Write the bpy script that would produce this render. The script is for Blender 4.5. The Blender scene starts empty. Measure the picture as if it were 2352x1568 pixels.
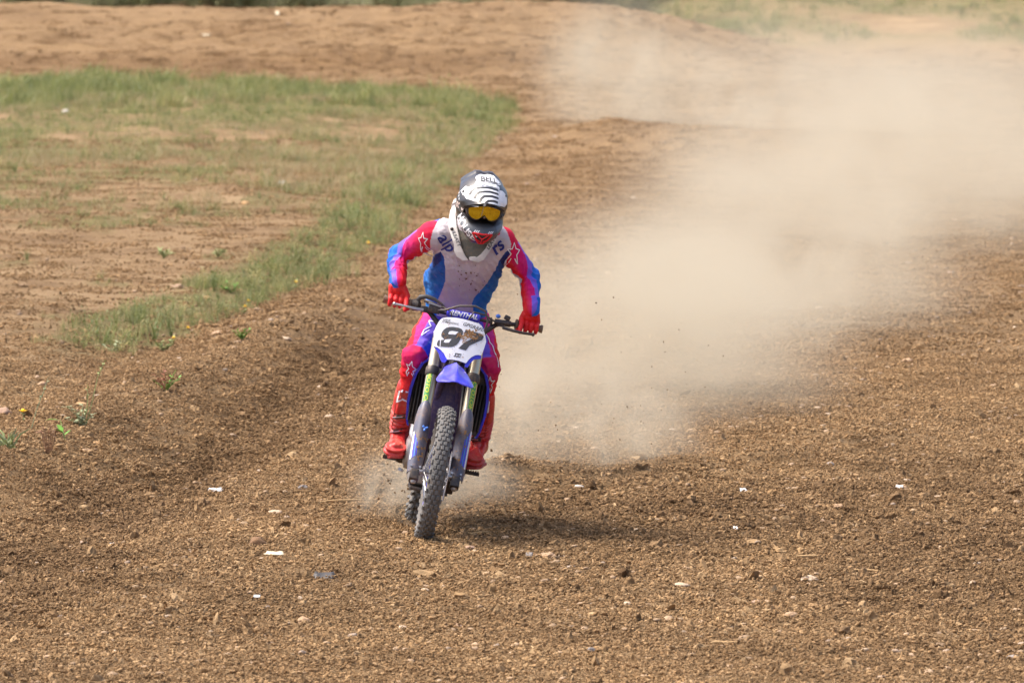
import bpy, bmesh, math, random
import numpy as np
from mathutils import Vector, Matrix, Euler
from mathutils.bvhtree import BVHTree

random.seed(7)
RNG = np.random.default_rng(11)
SC = bpy.context.scene
COL = SC.collection
R = math.radians

# ------------------------------------------------------------------ camera
CAM = Vector((0.456, -28.9, 3.03))
PITCH = 4.02
F_PX = 200.0 / 36.0 * 2352.0          # focal length in units of the 2352 px wide study picture
cd = bpy.data.cameras.new('camera')
cam = bpy.data.objects.new('camera', cd)
COL.objects.link(cam)
cam.location = CAM
cam.rotation_euler = (R(90 - PITCH), 0, 0)
cd.lens = 200
cd.sensor_width = 36
cd.clip_start = 0.5
cd.clip_end = 3000
cd.dof.use_dof = True
cd.dof.focus_distance = 29.0
cd.dof.aperture_fstop = 7.0
SC.camera = cam

# ------------------------------------------------------------------ world, sun, exposure
SUN_DIR = Vector((-0.50, 0.10, 0.0)).normalized() * math.cos(R(60)) + Vector((0, 0, math.sin(R(60))))
world = bpy.data.worlds.new('World')
SC.world = world
world.use_nodes = True
wn = world.node_tree
sky = wn.nodes.new('ShaderNodeTexSky')
sky.sky_type = 'NISHITA'
sky.sun_disc = False
sky.sun_elevation = R(60)
sky.sun_rotation = math.atan2(SUN_DIR.x, SUN_DIR.y)
sky.dust_density = 5.0
sky.air_density = 0.8
bg = wn.nodes['Background']
bg.inputs['Strength'].default_value = 0.15
wn.links.new(sky.outputs[0], bg.inputs['Color'])
sd = bpy.data.lights.new('sun', 'SUN')
sd.energy = 2.3
sd.angle = R(24)
sd.color = (1.0, 0.94, 0.84)
sun = bpy.data.objects.new('sun', sd)
COL.objects.link(sun)
sun.location = (-10, 5, 30)
sun.rotation_euler = SUN_DIR.to_track_quat('Z', 'Y').to_euler()
SC.view_settings.view_transform = 'Standard'
SC.view_settings.look = 'None'
SC.view_settings.exposure = 1.08
SC.view_settings.gamma = 1.0
cy = SC.cycles
cy.use_denoising = True
cy.max_bounces = 7
cy.diffuse_bounces = 3
cy.glossy_bounces = 3
cy.volume_bounces = 3
cy.transparent_max_bounces = 12
cy.volume_step_rate = 1.3
cy.volume_max_steps = 128


def P(px, py, y):
    """World point on the sight line of study-picture pixel (px, py) at world depth y."""
    dx = (px - 1176.0) / F_PX
    dz = -(py - 784.0) / F_PX
    p = R(PITCH)
    fy = math.cos(p) + dz * math.sin(p)
    fz = -math.sin(p) + dz * math.cos(p)
    t = (y - CAM.y) / fy
    return Vector((CAM.x + dx * t, y, CAM.z + fz * t))


def ground_at(px, py):
    """Ground point seen at a pixel (marching the height field)."""
    lo, hi = -6.5, 400.0
    prev = lo
    y = lo
    while y < hi:
        q = P(px, py, y)
        if q.z < float(height(np.array([q.x]), np.array([y]))[0]):
            a, b = prev, y
            for _ in range(25):
                m = 0.5 * (a + b)
                q = P(px, py, m)
                if q.z < float(height(np.array([q.x]), np.array([m]))[0]):
                    b = m
                else:
                    a = m
            q = P(px, py, b)
            return Vector((q.x, b, float(height(np.array([q.x]), np.array([b]))[0])))
        prev = y
        y += 0.02 + 0.012 * (y + 28.9) * 0.4
    return P(px, py, 100)


# ------------------------------------------------------------------ helpers: objects
def link(name, me, mat=None, parent=None, **props):
    o = bpy.data.objects.new(name, me)
    COL.objects.link(o)
    if mat is not None and me is not None:
        if isinstance(mat, (list, tuple)):
            for m in mat:
                me.materials.append(m)
        else:
            me.materials.append(mat)
    if parent is not None:
        o.parent = parent
    for k, v in props.items():
        o[k] = v
    return o


def empty(name, loc, label, cat, group=None):
    o = bpy.data.objects.new(name, None)
    COL.objects.link(o)
    o.location = loc
    o.empty_display_size = 0.05
    o['label'] = label
    o['category'] = cat
    if group:
        o['group'] = group
    return o


def mesh(V, F, smooth=False, name='mesh'):
    me = bpy.data.meshes.new(name)
    me.from_pydata([tuple(map(float, v)) for v in V], [], [tuple(int(i) for i in f) for f in F])
    if smooth:
        me.polygons.foreach_set('use_smooth', [True] * len(me.polygons))
    me.update()
    return me


class MB:
    """Collects shapes of ONE part into one mesh."""
    def __init__(self):
        self.V = []
        self.F = []

    def add(self, V, F):
        n = len(self.V)
        self.V += [Vector(v) for v in V]
        self.F += [tuple(i + n for i in f) for f in F]
        return self

    def loft(self, rings, cap=True, closed=True):
        n = len(rings[0])
        V = [p for r in rings for p in r]
        F = []
        for i in range(len(rings) - 1):
            for j in range(n if closed else n - 1):
                k = (j + 1) % n
                F.append((i * n + j, i * n + k, (i + 1) * n + k, (i + 1) * n + j))
        if cap and closed:
            F.append(tuple(reversed(range(n))))
            m = (len(rings) - 1) * n
            F.append(tuple(m + j for j in range(n)))
        return self.add(V, F)

    def tube(self, pts, rad, n=10, cap=True, flat=None, up=None):
        """Tube along pts; rad scalar or list; flat = list of second radius (ellipse)."""
        pts = [Vector(p) for p in pts]
        if not hasattr(rad, '__len__'):
            rad = [rad] * len(pts)
        fl = flat if flat is not None else rad
        if not hasattr(fl, '__len__'):
            fl = [fl] * len(pts)
        rings = []
        ref = Vector(up) if up is not None else None
        for i, p in enumerate(pts):
            t = (pts[min(i + 1, len(pts) - 1)] - pts[max(i - 1, 0)])
            t.normalize()
            if ref is None:
                ref = Vector((0, 0, 1)) if abs(t.z) < 0.9 else Vector((1, 0, 0))
            u = ref - t * ref.dot(t)
            if u.length < 1e-5:
                u = t.orthogonal()
            u.normalize()
            w = t.cross(u)
            if up is None:
                ref = u
            rings.append([p + u * (math.cos(a) * rad[i]) + w * (math.sin(a) * fl[i])
                          for a in [2 * math.pi * k / n for k in range(n)]])
        return self.loft(rings, cap)

    def capsule(self, a, b, ra, rb=None, n=14, m=5):
        rb = ra if rb is None else rb
        a = Vector(a); b = Vector(b)
        t = (b - a).normalized()
        pts, rad = [], []
        for k in range(m):
            q = math.pi / 2 * (1 - k / m)
            pts.append(a - t * (math.sin(q) * ra)); rad.append(max(math.cos(q) * ra, 1e-4))
        pts.append(a); rad.append(ra)
        pts.append(b); rad.append(rb)
        for k in range(1, m + 1):
            q = math.pi / 2 * k / m
            pts.append(b + t * (math.sin(q) * rb)); rad.append(max(math.cos(q) * rb, 1e-4))
        return self.tube(pts, rad, n)

    def box(self, c, s, rot=None, taper=1.0):
        c = Vector(c)
        V = []
        for z in (-1, 1):
            k = taper if z > 0 else 1.0
            for x, y in ((-1, -1), (1, -1), (1, 1), (-1, 1)):
                v = Vector((x * s[0] / 2 * k, y * s[1] / 2 * k, z * s[2] / 2))
                if rot is not None:
                    v = rot @ v
                V.append(c + v)
        return self.add(V, [(3, 2, 1, 0), (4, 5, 6, 7), (0, 1, 5, 4), (1, 2, 6, 5), (2, 3, 7, 6), (3, 0, 4, 7)])

    def cyl(self, a, b, ra, rb=None, n=16):
        return self.tube([a, b], [ra, ra if rb is None else rb], n)

    def sphere(self, c, r, n=14, m=9):
        rx, ry, rz = (r, r, r) if not hasattr(r, '__len__') else r
        c = Vector(c)
        rings = []
        for i in range(m + 1):
            q = math.pi * (i + 0.02) / (m + 0.04) if 0 < i < m else (0.03 if i == 0 else math.pi - 0.03)
            rings.append([c + Vector((math.sin(q) * math.cos(a) * rx, math.sin(q) * math.sin(a) * ry, -math.cos(q) * rz))
                          for a in [2 * math.pi * k / n for k in range(n)]])
        return self.loft(rings)

    def prism(self, poly, t0, t1, plane='xz'):
        """Extrude a 2-D polygon along the third axis from t0 to t1."""
        n = len(poly)
        def pt(a, b, t):
            return {'xz': Vector((a, t, b)), 'xy': Vector((a, b, t)), 'yz': Vector((t, a, b))}[plane]
        V = [pt(a, b, t0) for a, b in poly] + [pt(a, b, t1) for a, b in poly]
        F = [tuple(range(n)), tuple(reversed(range(n, 2 * n)))]
        for i in range(n):
            j = (i + 1) % n
            F.append((i, i + n, j + n, j))
        return self.add(V, F)

    def lathe(self, prof, c=(0, 0, 0), axis='x', n=48):
        """Closed profile of (radius, along-axis) spun about the axis."""
        c = Vector(c)
        m = len(prof)
        V, F = [], []
        for k in range(n):
            a = 2 * math.pi * k / n
            ca, sa = math.cos(a), math.sin(a)
            for r_, t in prof:
                V.append(c + (Vector((t, r_ * ca, r_ * sa)) if axis == 'x' else
                              Vector((r_ * ca, t, r_ * sa)) if axis == 'y' else Vector((r_ * ca, r_ * sa, t))))
        for k in range(n):
            k2 = (k + 1) % n
            for j in range(m):
                j2 = (j + 1) % m
                F.append((k * m + j, k * m + j2, k2 * m + j2, k2 * m + j))
        return self.add(V, F)

    def xform(self, M):
        self.V = [M @ v for v in self.V]
        return self

    def mesh(self, smooth=True, bevel=0.0, seg=2, sub=0, weld=True, angle=40):
        me = bpy.data.meshes.new('mesh')
        me.from_pydata([tuple(v) for v in self.V], [], self.F)
        bm = bmesh.new()
        bm.from_mesh(me)
        if weld:
            bmesh.ops.remove_doubles(bm, verts=bm.verts, dist=1e-5)
        bmesh.ops.recalc_face_normals(bm, faces=bm.faces)
        if bevel > 0:
            es = [e for e in bm.edges if len(e.link_faces) == 2 and e.calc_face_angle(0) > R(30)]
            bmesh.ops.bevel(bm, geom=es, offset=bevel, segments=seg, affect='EDGES', profile=0.6, clamp_overlap=True)
        if sub:
            bmesh.ops.subdivide_edges(bm, edges=bm.edges, cuts=sub, use_grid_fill=True)
        if smooth:
            for f in bm.faces:
                f.smooth = True
            for e in bm.edges:
                if len(e.link_faces) == 2 and e.calc_face_angle(0) > R(angle):
                    e.smooth = False
        bm.to_mesh(me)
        bm.free()
        me.update()
        return me

    def build(self, name, mat, parent=None, smooth=True, bevel=0.0, seg=2, angle=40, **props):
        return link(name, self.mesh(smooth, bevel, seg, angle=angle), mat, parent, **props)


def remesh(me, voxel, smooth_iter=6, factor=0.5, decimate=None):
    """Union of overlapping closed shapes as one continuous skin."""
    o = bpy.data.objects.new('tmp', me)
    COL.objects.link(o)
    m = o.modifiers.new('r', 'REMESH')
    m.mode = 'VOXEL'
    m.voxel_size = voxel
    m.use_smooth_shade = True
    if smooth_iter:
        s = o.modifiers.new('s', 'SMOOTH')
        s.iterations = smooth_iter
        s.factor = factor
    dg = bpy.context.evaluated_depsgraph_get()
    out = bpy.data.meshes.new_from_object(o.evaluated_get(dg))
    bpy.data.objects.remove(o)
    out.polygons.foreach_set('use_smooth', [True] * len(out.polygons))
    return out


def vcoords(me):
    a = np.empty(len(me.vertices) * 3)
    me.vertices.foreach_get('co', a)
    return a.reshape(-1, 3)


def vnormals(me):
    a = np.empty(len(me.vertices) * 3)
    me.vertices.foreach_get('normal', a)
    return a.reshape(-1, 3)


def set_coords(me, a):
    me.vertices.foreach_set('co', np.asarray(a, dtype=float).ravel())
    me.update()


def set_color(me, rgb, name='Col'):
    at = me.attributes.new(name, 'FLOAT_COLOR', 'POINT')
    c = np.ones((len(me.vertices), 4))
    c[:, :3] = rgb
    at.data.foreach_set('color', c.ravel())


def s2l(r, g, b):
    f = lambda c: (c / 255 / 12.92) if c / 255 <= 0.04045 else ((c / 255 + 0.055) / 1.055) ** 2.4
    return np.array([f(r), f(g), f(b)])


# ------------------------------------------------------------------ helpers: noise
def _hash(ix, iy, seed):
    h = (ix.astype(np.int64) * 374761393 + iy.astype(np.int64) * 668265263 + seed * 1442695041) & 0x7fffffff
    h = ((h ^ (h >> 13)) * 1274126177) & 0x7fffffff
    return ((h ^ (h >> 16)) & 0xffff) / 65535.0


def vnoise(x, y, seed=0):
    x = np.asarray(x, float); y = np.asarray(y, float)
    ix = np.floor(x); iy = np.floor(y)
    fx = x - ix; fy = y - iy
    fx = fx * fx * fx * (fx * (fx * 6 - 15) + 10)
    fy = fy * fy * fy * (fy * (fy * 6 - 15) + 10)
    ix = ix.astype(np.int64); iy = iy.astype(np.int64)
    a = _hash(ix, iy, seed); b = _hash(ix + 1, iy, seed)
    c = _hash(ix, iy + 1, seed); d = _hash(ix + 1, iy + 1, seed)
    return (a + (b - a) * fx) * (1 - fy) + (c + (d - c) * fx) * fy


def fbm(x, y, octv=4, seed=0, gain=0.5):
    t = 0; amp = 1; s = 0
    for k in range(octv):
        t = t + amp * (vnoise(x * 2 ** k + 17.3 * k, y * 2 ** k - 9.1 * k, seed + k) - 0.5)
        s += amp
        amp *= gain
    return t / s * 2


def sstep(a, b, x):
    t = np.clip((np.asarray(x, float) - a) / (b - a), 0, 1)
    return t * t * (3 - 2 * t)


# ------------------------------------------------------------------ helpers: materials
def nodes_of(name):
    m = bpy.data.materials.new(name)
    m.use_nodes = True
    nt = m.node_tree
    return m, nt, nt.nodes['Principled BSDF']


def N(nt, kind, **kw):
    n = nt.nodes.new(kind)
    for k, v in kw.items():
        if k in n.inputs:
            n.inputs[k].default_value = v
        else:
            setattr(n, k, v)
    return n


def L(nt, a, b):
    nt.links.new(a, b)


def ramp(nt, fac, stops):
    r = nt.nodes.new('ShaderNodeValToRGB')
    el = r.color_ramp.elements
    while len(el) < len(stops):
        el.new(0.5)
    for e, (p, c) in zip(el, stops):
        e.position = p
        e.color = (*c, 1) if len(c) == 3 else c
    if fac is not None:
        L(nt, fac, r.inputs[0])
    return r


def mixc(nt, fac, a, b, blend='MIX'):
    m = nt.nodes.new('ShaderNodeMix')
    m.data_type = 'RGBA'
    m.blend_type = blend
    for sock, v in ((m.inputs[0], fac), (m.inputs[6], a), (m.inputs[7], b)):
        if hasattr(v, 'is_linked'):
            L(nt, v, sock)
        elif sock == m.inputs[0]:
            sock.default_value = v
        else:
            sock.default_value = (*v[:3], 1)
    return m.outputs[2]


DUST = tuple(s2l(168, 134, 98))


def plain(name, rgb, rough=0.5, metal=0.0, dirt=0.25, dirt_scale=9.0, bump=0.0, bump_scale=200.0, attr=None, coat=0.0,
          var=0.12, spec=None):
    """Object colour with worn variation, a film of dust and splashes of dirt."""
    m, nt, b = nodes_of(name)
    tc = N(nt, 'ShaderNodeTexCoord')
    if attr:
        a = N(nt, 'ShaderNodeAttribute', attribute_name=attr)
        base = a.outputs['Color']
    else:
        base = tuple(rgb)
    n1 = N(nt, 'ShaderNodeTexNoise', Scale=dirt_scale, Detail=6.0, Roughness=0.65)
    L(nt, tc.outputs['Object'], n1.inputs['Vector'])
    n2 = N(nt, 'ShaderNodeTexNoise', Scale=dirt_scale * 7, Detail=4.0, Roughness=0.6)
    L(nt, tc.outputs['Object'], n2.inputs['Vector'])
    vr = ramp(nt, n2.outputs[0], [(0.3, (1 - var,) * 3), (0.7, (1 + var * 0.4,) * 3)])
    c = mixc(nt, 1.0, base, vr.outputs[0], 'MULTIPLY')
    if dirt > 0:
        r1 = ramp(nt, n1.outputs[0], [(0.42, (0.12,) * 3), (0.72, (1, 1, 1))])
        r2 = ramp(nt, n2.outputs[0], [(0.45, (0.35,) * 3), (0.65, (1, 1, 1))])
        mul = N(nt, 'ShaderNodeMath', operation='MULTIPLY')
        L(nt, r1.outputs[0], mul.inputs[0]); L(nt, r2.outputs[0], mul.inputs[1])
        mul2 = N(nt, 'ShaderNodeMath', operation='MULTIPLY', use_clamp=True)
        L(nt, mul.outputs[0], mul2.inputs[0]); mul2.inputs[1].default_value = dirt
        c = mixc(nt, mul2.outputs[0], c, DUST)
        rr = N(nt, 'ShaderNodeMapRange')
        L(nt, mul2.outputs[0], rr.inputs[0])
        rr.inputs[3].default_value = rough; rr.inputs[4].default_value = 0.9
        L(nt, rr.outputs[0], b.inputs['Roughness'])
    else:
        b.inputs['Roughness'].default_value = rough
    L(nt, c, b.inputs['Base Color'])
    b.inputs['Metallic'].default_value = metal
    if spec is not None:
        b.inputs['Specular IOR Level'].default_value = spec
    if coat:
        b.inputs['Coat Weight'].default_value = coat
        b.inputs['Coat Roughness'].default_value = 0.15
    if bump > 0:
        n3 = N(nt, 'ShaderNodeTexNoise', Scale=bump_scale, Detail=3.0)
        L(nt, tc.outputs['Object'], n3.inputs['Vector'])
        bp = N(nt, 'ShaderNodeBump', Strength=bump, Distance=0.004)
        L(nt, n3.outputs[0], bp.inputs['Height'])
        L(nt, bp.outputs[0], b.inputs['Normal'])
    return m
# ================================================================== TERRAIN
EDGE_D = [10, 25, 33, 37, 39.5, 42.5, 45, 48.8, 54, 59, 67, 82.5, 92, 102, 107, 110.5, 114, 117, 118.5, 119]
EDGE_X = [-3.6, -3.2, -2.6, -2.45, -2.4, -2.3, -1.87, -1.51, -1.1, -0.79, -0.45, 0.0, 0.41, 0.53, 0.2, -0.8, -3, -7, -60, -400]
D0 = 28.9


def edge_x(y):
    return np.interp(np.asarray(y) + D0, EDGE_D, EDGE_X)


def seg_dist(x, y, pts):
    """Signed side distance and arc parameter to a polyline (x,y)."""
    best = np.full(np.shape(x), 1e9)
    for (x0, y0), (x1, y1) in zip(pts[:-1], pts[1:]):
        dx, dy = x1 - x0, y1 - y0
        t = np.clip(((x - x0) * dx + (y - y0) * dy) / (dx * dx + dy * dy), 0, 1)
        best = np.minimum(best, np.hypot(x - x0 - t * dx, y - y0 - t * dy))
    return best


def gauss(d, w):
    return np.exp(-(d / w) ** 2)


RIDGE = [(-2.6, 2.5), (-2.3, 6.0), (-1.8, 9.3), (-1.25, 14.5), (-0.7, 20.0)]
RUT = [(-1.55, 4.0), (-1.2, 7.0), (-0.95, 11.5), (-0.5, 16.0)]
RUT2 = [(-2.1, -4.0), (-1.9, -0.5), (-1.6, 3.0), (-1.2, 6.0)]
LIP = [(0.35, 3.1), (0.9, 3.5), (1.5, 3.7), (2.1, 4.5), (2.5, 6.5)]
PATH = [(0.0, -12.0), (0.0, 0.0), (-0.03, 1.5), (0.35, 5.0), (1.2, 10.0), (2.4, 17.0)]


Z_REF = 0.0


def height(x, y):
    x = np.asarray(x, float); y = np.asarray(y, float)
    d = y + D0
    z = np.zeros_like(x)
    # near track relief
    near = 1 - sstep(60, 110, d)
    z += 0.16 * gauss(seg_dist(x, y, RIDGE), 0.48) * near
    z -= 0.095 * gauss(seg_dist(x, y, RUT), 0.36)
    z -= 0.06 * gauss(seg_dist(x, y, RUT2), 0.45)
    z += 0.085 * gauss(seg_dist(x, y, LIP), 0.45) * (0.7 + 0.9 * fbm(x * 2.1, y * 1.5, 3, 707))
    # little dip the rear wheel sits in, ploughed wheel line
    z -= 0.085 * gauss(np.hypot(x + 0.08, (y - 1.75) * 0.55), 0.55)
    z -= 0.03 * gauss(seg_dist(x, y, PATH), 0.11) * sstep(0.3, 0.8, y)
    z += 0.03 * gauss(seg_dist(x, y, PATH) - 0.24, 0.10) * sstep(0.5, 1.2, y)
    # island lies a touch higher
    e = edge_x(y)
    isl = sstep(0.3, -0.8, x - e) * (1 - sstep(112, 120, d))
    z += 0.10 * isl + 0.16 * isl * sstep(46, 75, d) * sstep(0, -3, x - e)
    # large soft undulation
    z += 0.10 * fbm(x * 0.22 + 3, y * 0.13, 3, 5) * sstep(32, 55, d)
    z += 0.05 * fbm(x * 0.8, y * 0.5, 3, 9)
    # roller across the track, right
    z += 0.36 * gauss(seg_dist(x, y, [(0.9, 59.5), (2.3, 55.5), (4.0, 52.0), (8.0, 48)]), 2.2) * sstep(0.2, 2.0, x - e)
    # far mound on the left, bank on the right
    top = 1.36 + 0.10 * np.sin(x * 0.33 + 1.0) * 0.4 + 0.05 * fbm(x * 0.3, y * 0 + 2, 2, 31)
    mound = sstep(128, 144, d) * (1 - sstep(150, 165, d)) * (1 - sstep(1.5, 9.0, x - 0.0 * d))
    z += top * mound
    bank = sstep(140, 240, d) * sstep(-2, 9, x)
    z += 5.5 * bank
    z += 0.5 * sstep(150, 220, d) * fbm(x * 0.06, y * 0.05, 3, 77)
    # ruts on the far crossing track
    z -= 0.10 * gauss(d - 130.8 - 0.12 * x, 1.0) * (1 - sstep(0, 4, x))
    z += 0.12 * gauss(d - 134.0 - 0.12 * x, 1.2) * (1 - sstep(-1, 3, x))
    # hills beyond
    z += 14 * sstep(240, 700, d)
    return z - Z_REF


def micro(x, y, d):
    """clods and crumbs as relief of the ground sheet, fading with distance"""
    k = 1 - sstep(36, 70, d)
    rough = 0.6 + 0.8 * loose_rut_mask(x, y)
    n = np.abs(fbm(x * 9, y * 9, 4, 101, 0.6)) - 0.25
    m = fbm(x * 28, y * 28, 2, 131, 0.6)
    far = (0.05 + 0.05 * sstep(110, 128, d)) * fbm(x * 1.6, y * 1.2, 4, 55, 0.6) * sstep(40, 75, d) + 0.012 * fbm(x * 6, y * 3, 3, 57, 0.6) * sstep(34, 42, d)
    return rough * k * (0.016 * n + 0.010 * m) + far


def loose_rut_mask(x, y):
    """freshly thrown, darker loose soil: patches right of the wheel line; ruts darkened along the ridge and far mound"""
    a = gauss(np.hypot((x - 1.7) / 2.2, (y - 1.6) / 2.6), 1.0)
    b = gauss(np.hypot((x - 3.0) / 1.4, (y + 1.5) / 2.6), 1.0)
    c = gauss(seg_dist(x, y, [(-2.3, -3.5), (-1.9, 0.0), (-1.45, 4.2), (-1.0, 8.5), (-0.55, 15.0)]), 0.45)
    e = gauss(np.hypot((x + 1.9) / 0.9, (y + 1.6) / 2.2), 1.0)
    g = gauss(np.hypot((x - 3.0) / 1.2, (y + 4.6) / 1.0), 1.0) * 0.7
    n = fbm(x * 1.1 + 4, y * 0.7, 4, 61, 0.6)
    t = np.maximum.reduce([a, b, c * 1.1, e * 0.8, g]) + 0.45 * n
    far = gauss(y + D0 - 132.6 - 0.12 * x - 0.8 * fbm(x * 0.4, y * 0, 2, 68), 1.3) * (1 - sstep(0, 4, x)) * 1.3 + 0.7 * sstep(120, 130, y + D0) * sstep(0.0, 0.5, fbm(x * 0.5, y * 0.22, 4, 67, 0.6))  # far rut's darkness put into the soil colour as a band, plus random patches
    return np.clip(sstep(0.25, 0.85, t) + far, 0, 1)


def grass_density(x, y):
    """share of ground covered by green"""
    d = y + D0
    e = edge_x(y)
    s = x - e
    wid = np.interp(d, [38, 44, 60, 90, 110], [0.5, 0.85, 0.85, 1.2, 2.0])
    n = fbm(x * 1.3, y * 0.8, 3, 211, 0.6)
    strip = sstep(0.12, -0.10, s + 0.12 * n) * sstep(-wid * 1.25, -wid * 0.75, s + 0.25 * n) * sstep(40.3, 42.5, d) * (1 - sstep(112, 116, d))
    patch = fbm(x * 0.55 + 20, y * 0.28 + 5, 4, 223, 0.6)
    inner = sstep(0.0, -0.4, s + wid) * sstep(0.16 - 0.50 * sstep(46, 84, d), 0.50 - 0.36 * sstep(46, 95, d), patch + 0.5 * fbm(x * 2.2, y * 0.9, 3, 229) + 0.1) * sstep(40, 46, d)
    lush = sstep(90, 102, d) * sstep(0.1, -0.5, s) * (1 - sstep(114, 117, d)) * (0.55 + 0.6 * sstep(-0.4, 0.3, patch))
    back = sstep(150, 158, d) * sstep(-6, 2, x - (d - 150) * 0.02) * sstep(-0.45, 0.15, fbm(x * 0.16, y * 0.09, 4, 241, 0.6))
    left = gauss(np.hypot((x + 2.75) / 0.5, (y - 6.2) / 2.5), 1.0) * sstep(-0.1, 0.4, n) * 0.8
    return np.clip(strip + inner * 0.85 + lush + back + left * 0.5, 0, 1)


Z_REF = float(height(np.array([0.0]), np.array([0.0]))[0]) + 0.006

xs = [-2.6]
while xs[-1] < 4.6:
    xs.append(xs[-1] + 0.0185)
st = 0.0185
while xs[-1] < 700:
    st *= 1.13
    xs.append(xs[-1] + st)
st = 0.0185
lft = [-2.6]
while lft[-1] > -700:
    st *= 1.105 if lft[-1] < -3.4 else 1.0
    lft.append(lft[-1] - st)
xs = np.array(lft[:0:-1] + xs)
ys = [-6.4]
st = 0.024
while ys[-1] < 900:
    if ys[-1] > 4:
        st = max(st, 0.024 + (ys[-1] - 4) * 0.0068)
    if ys[-1] > 130:
        st *= 1.12
    ys.append(ys[-1] + st)
st = 0.03
pre = [-6.4]
while pre[-1] > -600:
    st *= 1.16
    pre.append(pre[-1] - st)
ys = np.array(pre[:0:-1] + ys)
GX, GY = np.meshgrid(xs, ys)
nx, ny = len(xs), len(ys)
gx, gy = GX.ravel(), GY.ravel()
gz = height(gx, gy) + micro(gx, gy, gy + D0) * (np.abs(gx) < 40)
me = bpy.data.meshes.new('ground')
idx = np.arange(nx * ny).reshape(ny, nx)
quads = np.stack([idx[:-1, :-1], idx[:-1, 1:], idx[1:, 1:], idx[1:, :-1]], -1).reshape(-1, 4)
me.vertices.add(nx * ny)
me.vertices.foreach_set('co', np.stack([gx, gy, gz], 1).ravel())
me.loops.add(quads.size)
me.loops.foreach_set('vertex_index', quads.ravel())
me.polygons.add(len(quads))
me.polygons.foreach_set('loop_start', np.arange(0, quads.size, 4))
me.polygons.foreach_set('loop_total', np.full(len(quads), 4))
me.polygons.foreach_set('use_smooth', np.ones(len(quads), bool))
me.update(calc_edges=True)
island = np.clip(sstep(0.25, -0.45, gx - edge_x(gy) + 0.25 * fbm(gx, gy, 3, 91)) * (1 - sstep(115, 119, gy + D0))
                 + sstep(146, 156, gy + D0), 0, 1)
set_color(me, np.stack([island, loose_rut_mask(gx, gy), grass_density(gx, gy)], 1), 'Zone')

# soil material
m_soil, nt, b = nodes_of('soil')
tc = N(nt, 'ShaderNodeNewGeometry')
zone = N(nt, 'ShaderNodeAttribute', attribute_name='Zone')
sep = N(nt, 'ShaderNodeSeparateColor')
L(nt, zone.outputs['Color'], sep.inputs[0])
nA = N(nt, 'ShaderNodeTexNoise', Scale=0.9, Detail=8.0, Roughness=0.7)
nB = N(nt, 'ShaderNodeTexNoise', Scale=22.0, Detail=6.0, Roughness=0.75)
nC = N(nt, 'ShaderNodeTexNoise', Scale=4.5, Detail=9.0, Roughness=0.75)
for n in (nA, nB, nC):
    L(nt, tc.outputs['Position'], n.inputs['Vector'])
track = ramp(nt, nC.outputs[0], [(0.30, (0.223, 0.137, 0.065)), (0.5, (0.297, 0.188, 0.094)), (0.72, (0.376, 0.249, 0.131))])
isl_c = ramp(nt, nA.outputs[0], [(0.32, (0.285, 0.180, 0.092)), (0.5, (0.345, 0.225, 0.117)), (0.7, (0.405, 0.278, 0.155))])
fine = ramp(nt, nB.outputs[0], [(0.30, (0.74, 0.72, 0.70)), (0.52, (1, 1, 1)), (0.74, (1.16, 1.15, 1.12))])
big = ramp(nt, nA.outputs[0], [(0.34, (0.78, 0.76, 0.74)), (0.5, (1, 1, 1)), (0.66, (1.1, 1.1, 1.08))])
c = mixc(nt, sep.outputs[0], track.outputs[0], isl_c.outputs[0])
c = mixc(nt, 1.0, c, big.outputs[0], 'MULTIPLY')
lfac = N(nt, 'ShaderNodeMath', operation='MULTIPLY')
L(nt, sep.outputs[1], lfac.inputs[0]); lfac.inputs[1].default_value = 0.75
c = mixc(nt, lfac.outputs[0], c, mixc(nt, 1.0, c, (0.70, 0.64, 0.58), 'MULTIPLY'))
gfac = N(nt, 'ShaderNodeMath', operation='MULTIPLY')
L(nt, sep.outputs[2], gfac.inputs[0]); gfac.inputs[1].default_value = 0.65
c = mixc(nt, gfac.outputs[0], c, (0.15, 0.145, 0.05))
c = mixc(nt, 1.0, c, fine.outputs[0], 'MULTIPLY')
L(nt, c, b.inputs['Base Color'])
b.inputs['Roughness'].default_value = 0.95
b.inputs['Specular IOR Level'].default_value = 0.15
bp = N(nt, 'ShaderNodeBump', Strength=0.9, Distance=0.03)
bp2 = N(nt, 'ShaderNodeBump', Strength=0.8, Distance=0.15)
L(nt, nB.outputs[0], bp.inputs['Height'])
L(nt, nC.outputs[0], bp2.inputs['Height'])
L(nt, bp2.outputs[0], bp.inputs['Normal'])
L(nt, bp.outputs[0], b.inputs['Normal'])
ground = link('ground', me, m_soil, kind='structure', label='brown dirt motocross track with a grassy island and far banks')

# ================================================================== LOOSE STUFF ON THE GROUND (instanced)
LIB = bpy.data.collections.new('scatter_shapes')


def lib_collection(name, meshes, mat):
    c = bpy.data.collections.new(name)
    for k, mm in enumerate(meshes):
        o = bpy.data.objects.new('%s_%02d' % (name, k), mm)
        mm.materials.append(mat)
        c.objects.link(o)
    return c


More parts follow.
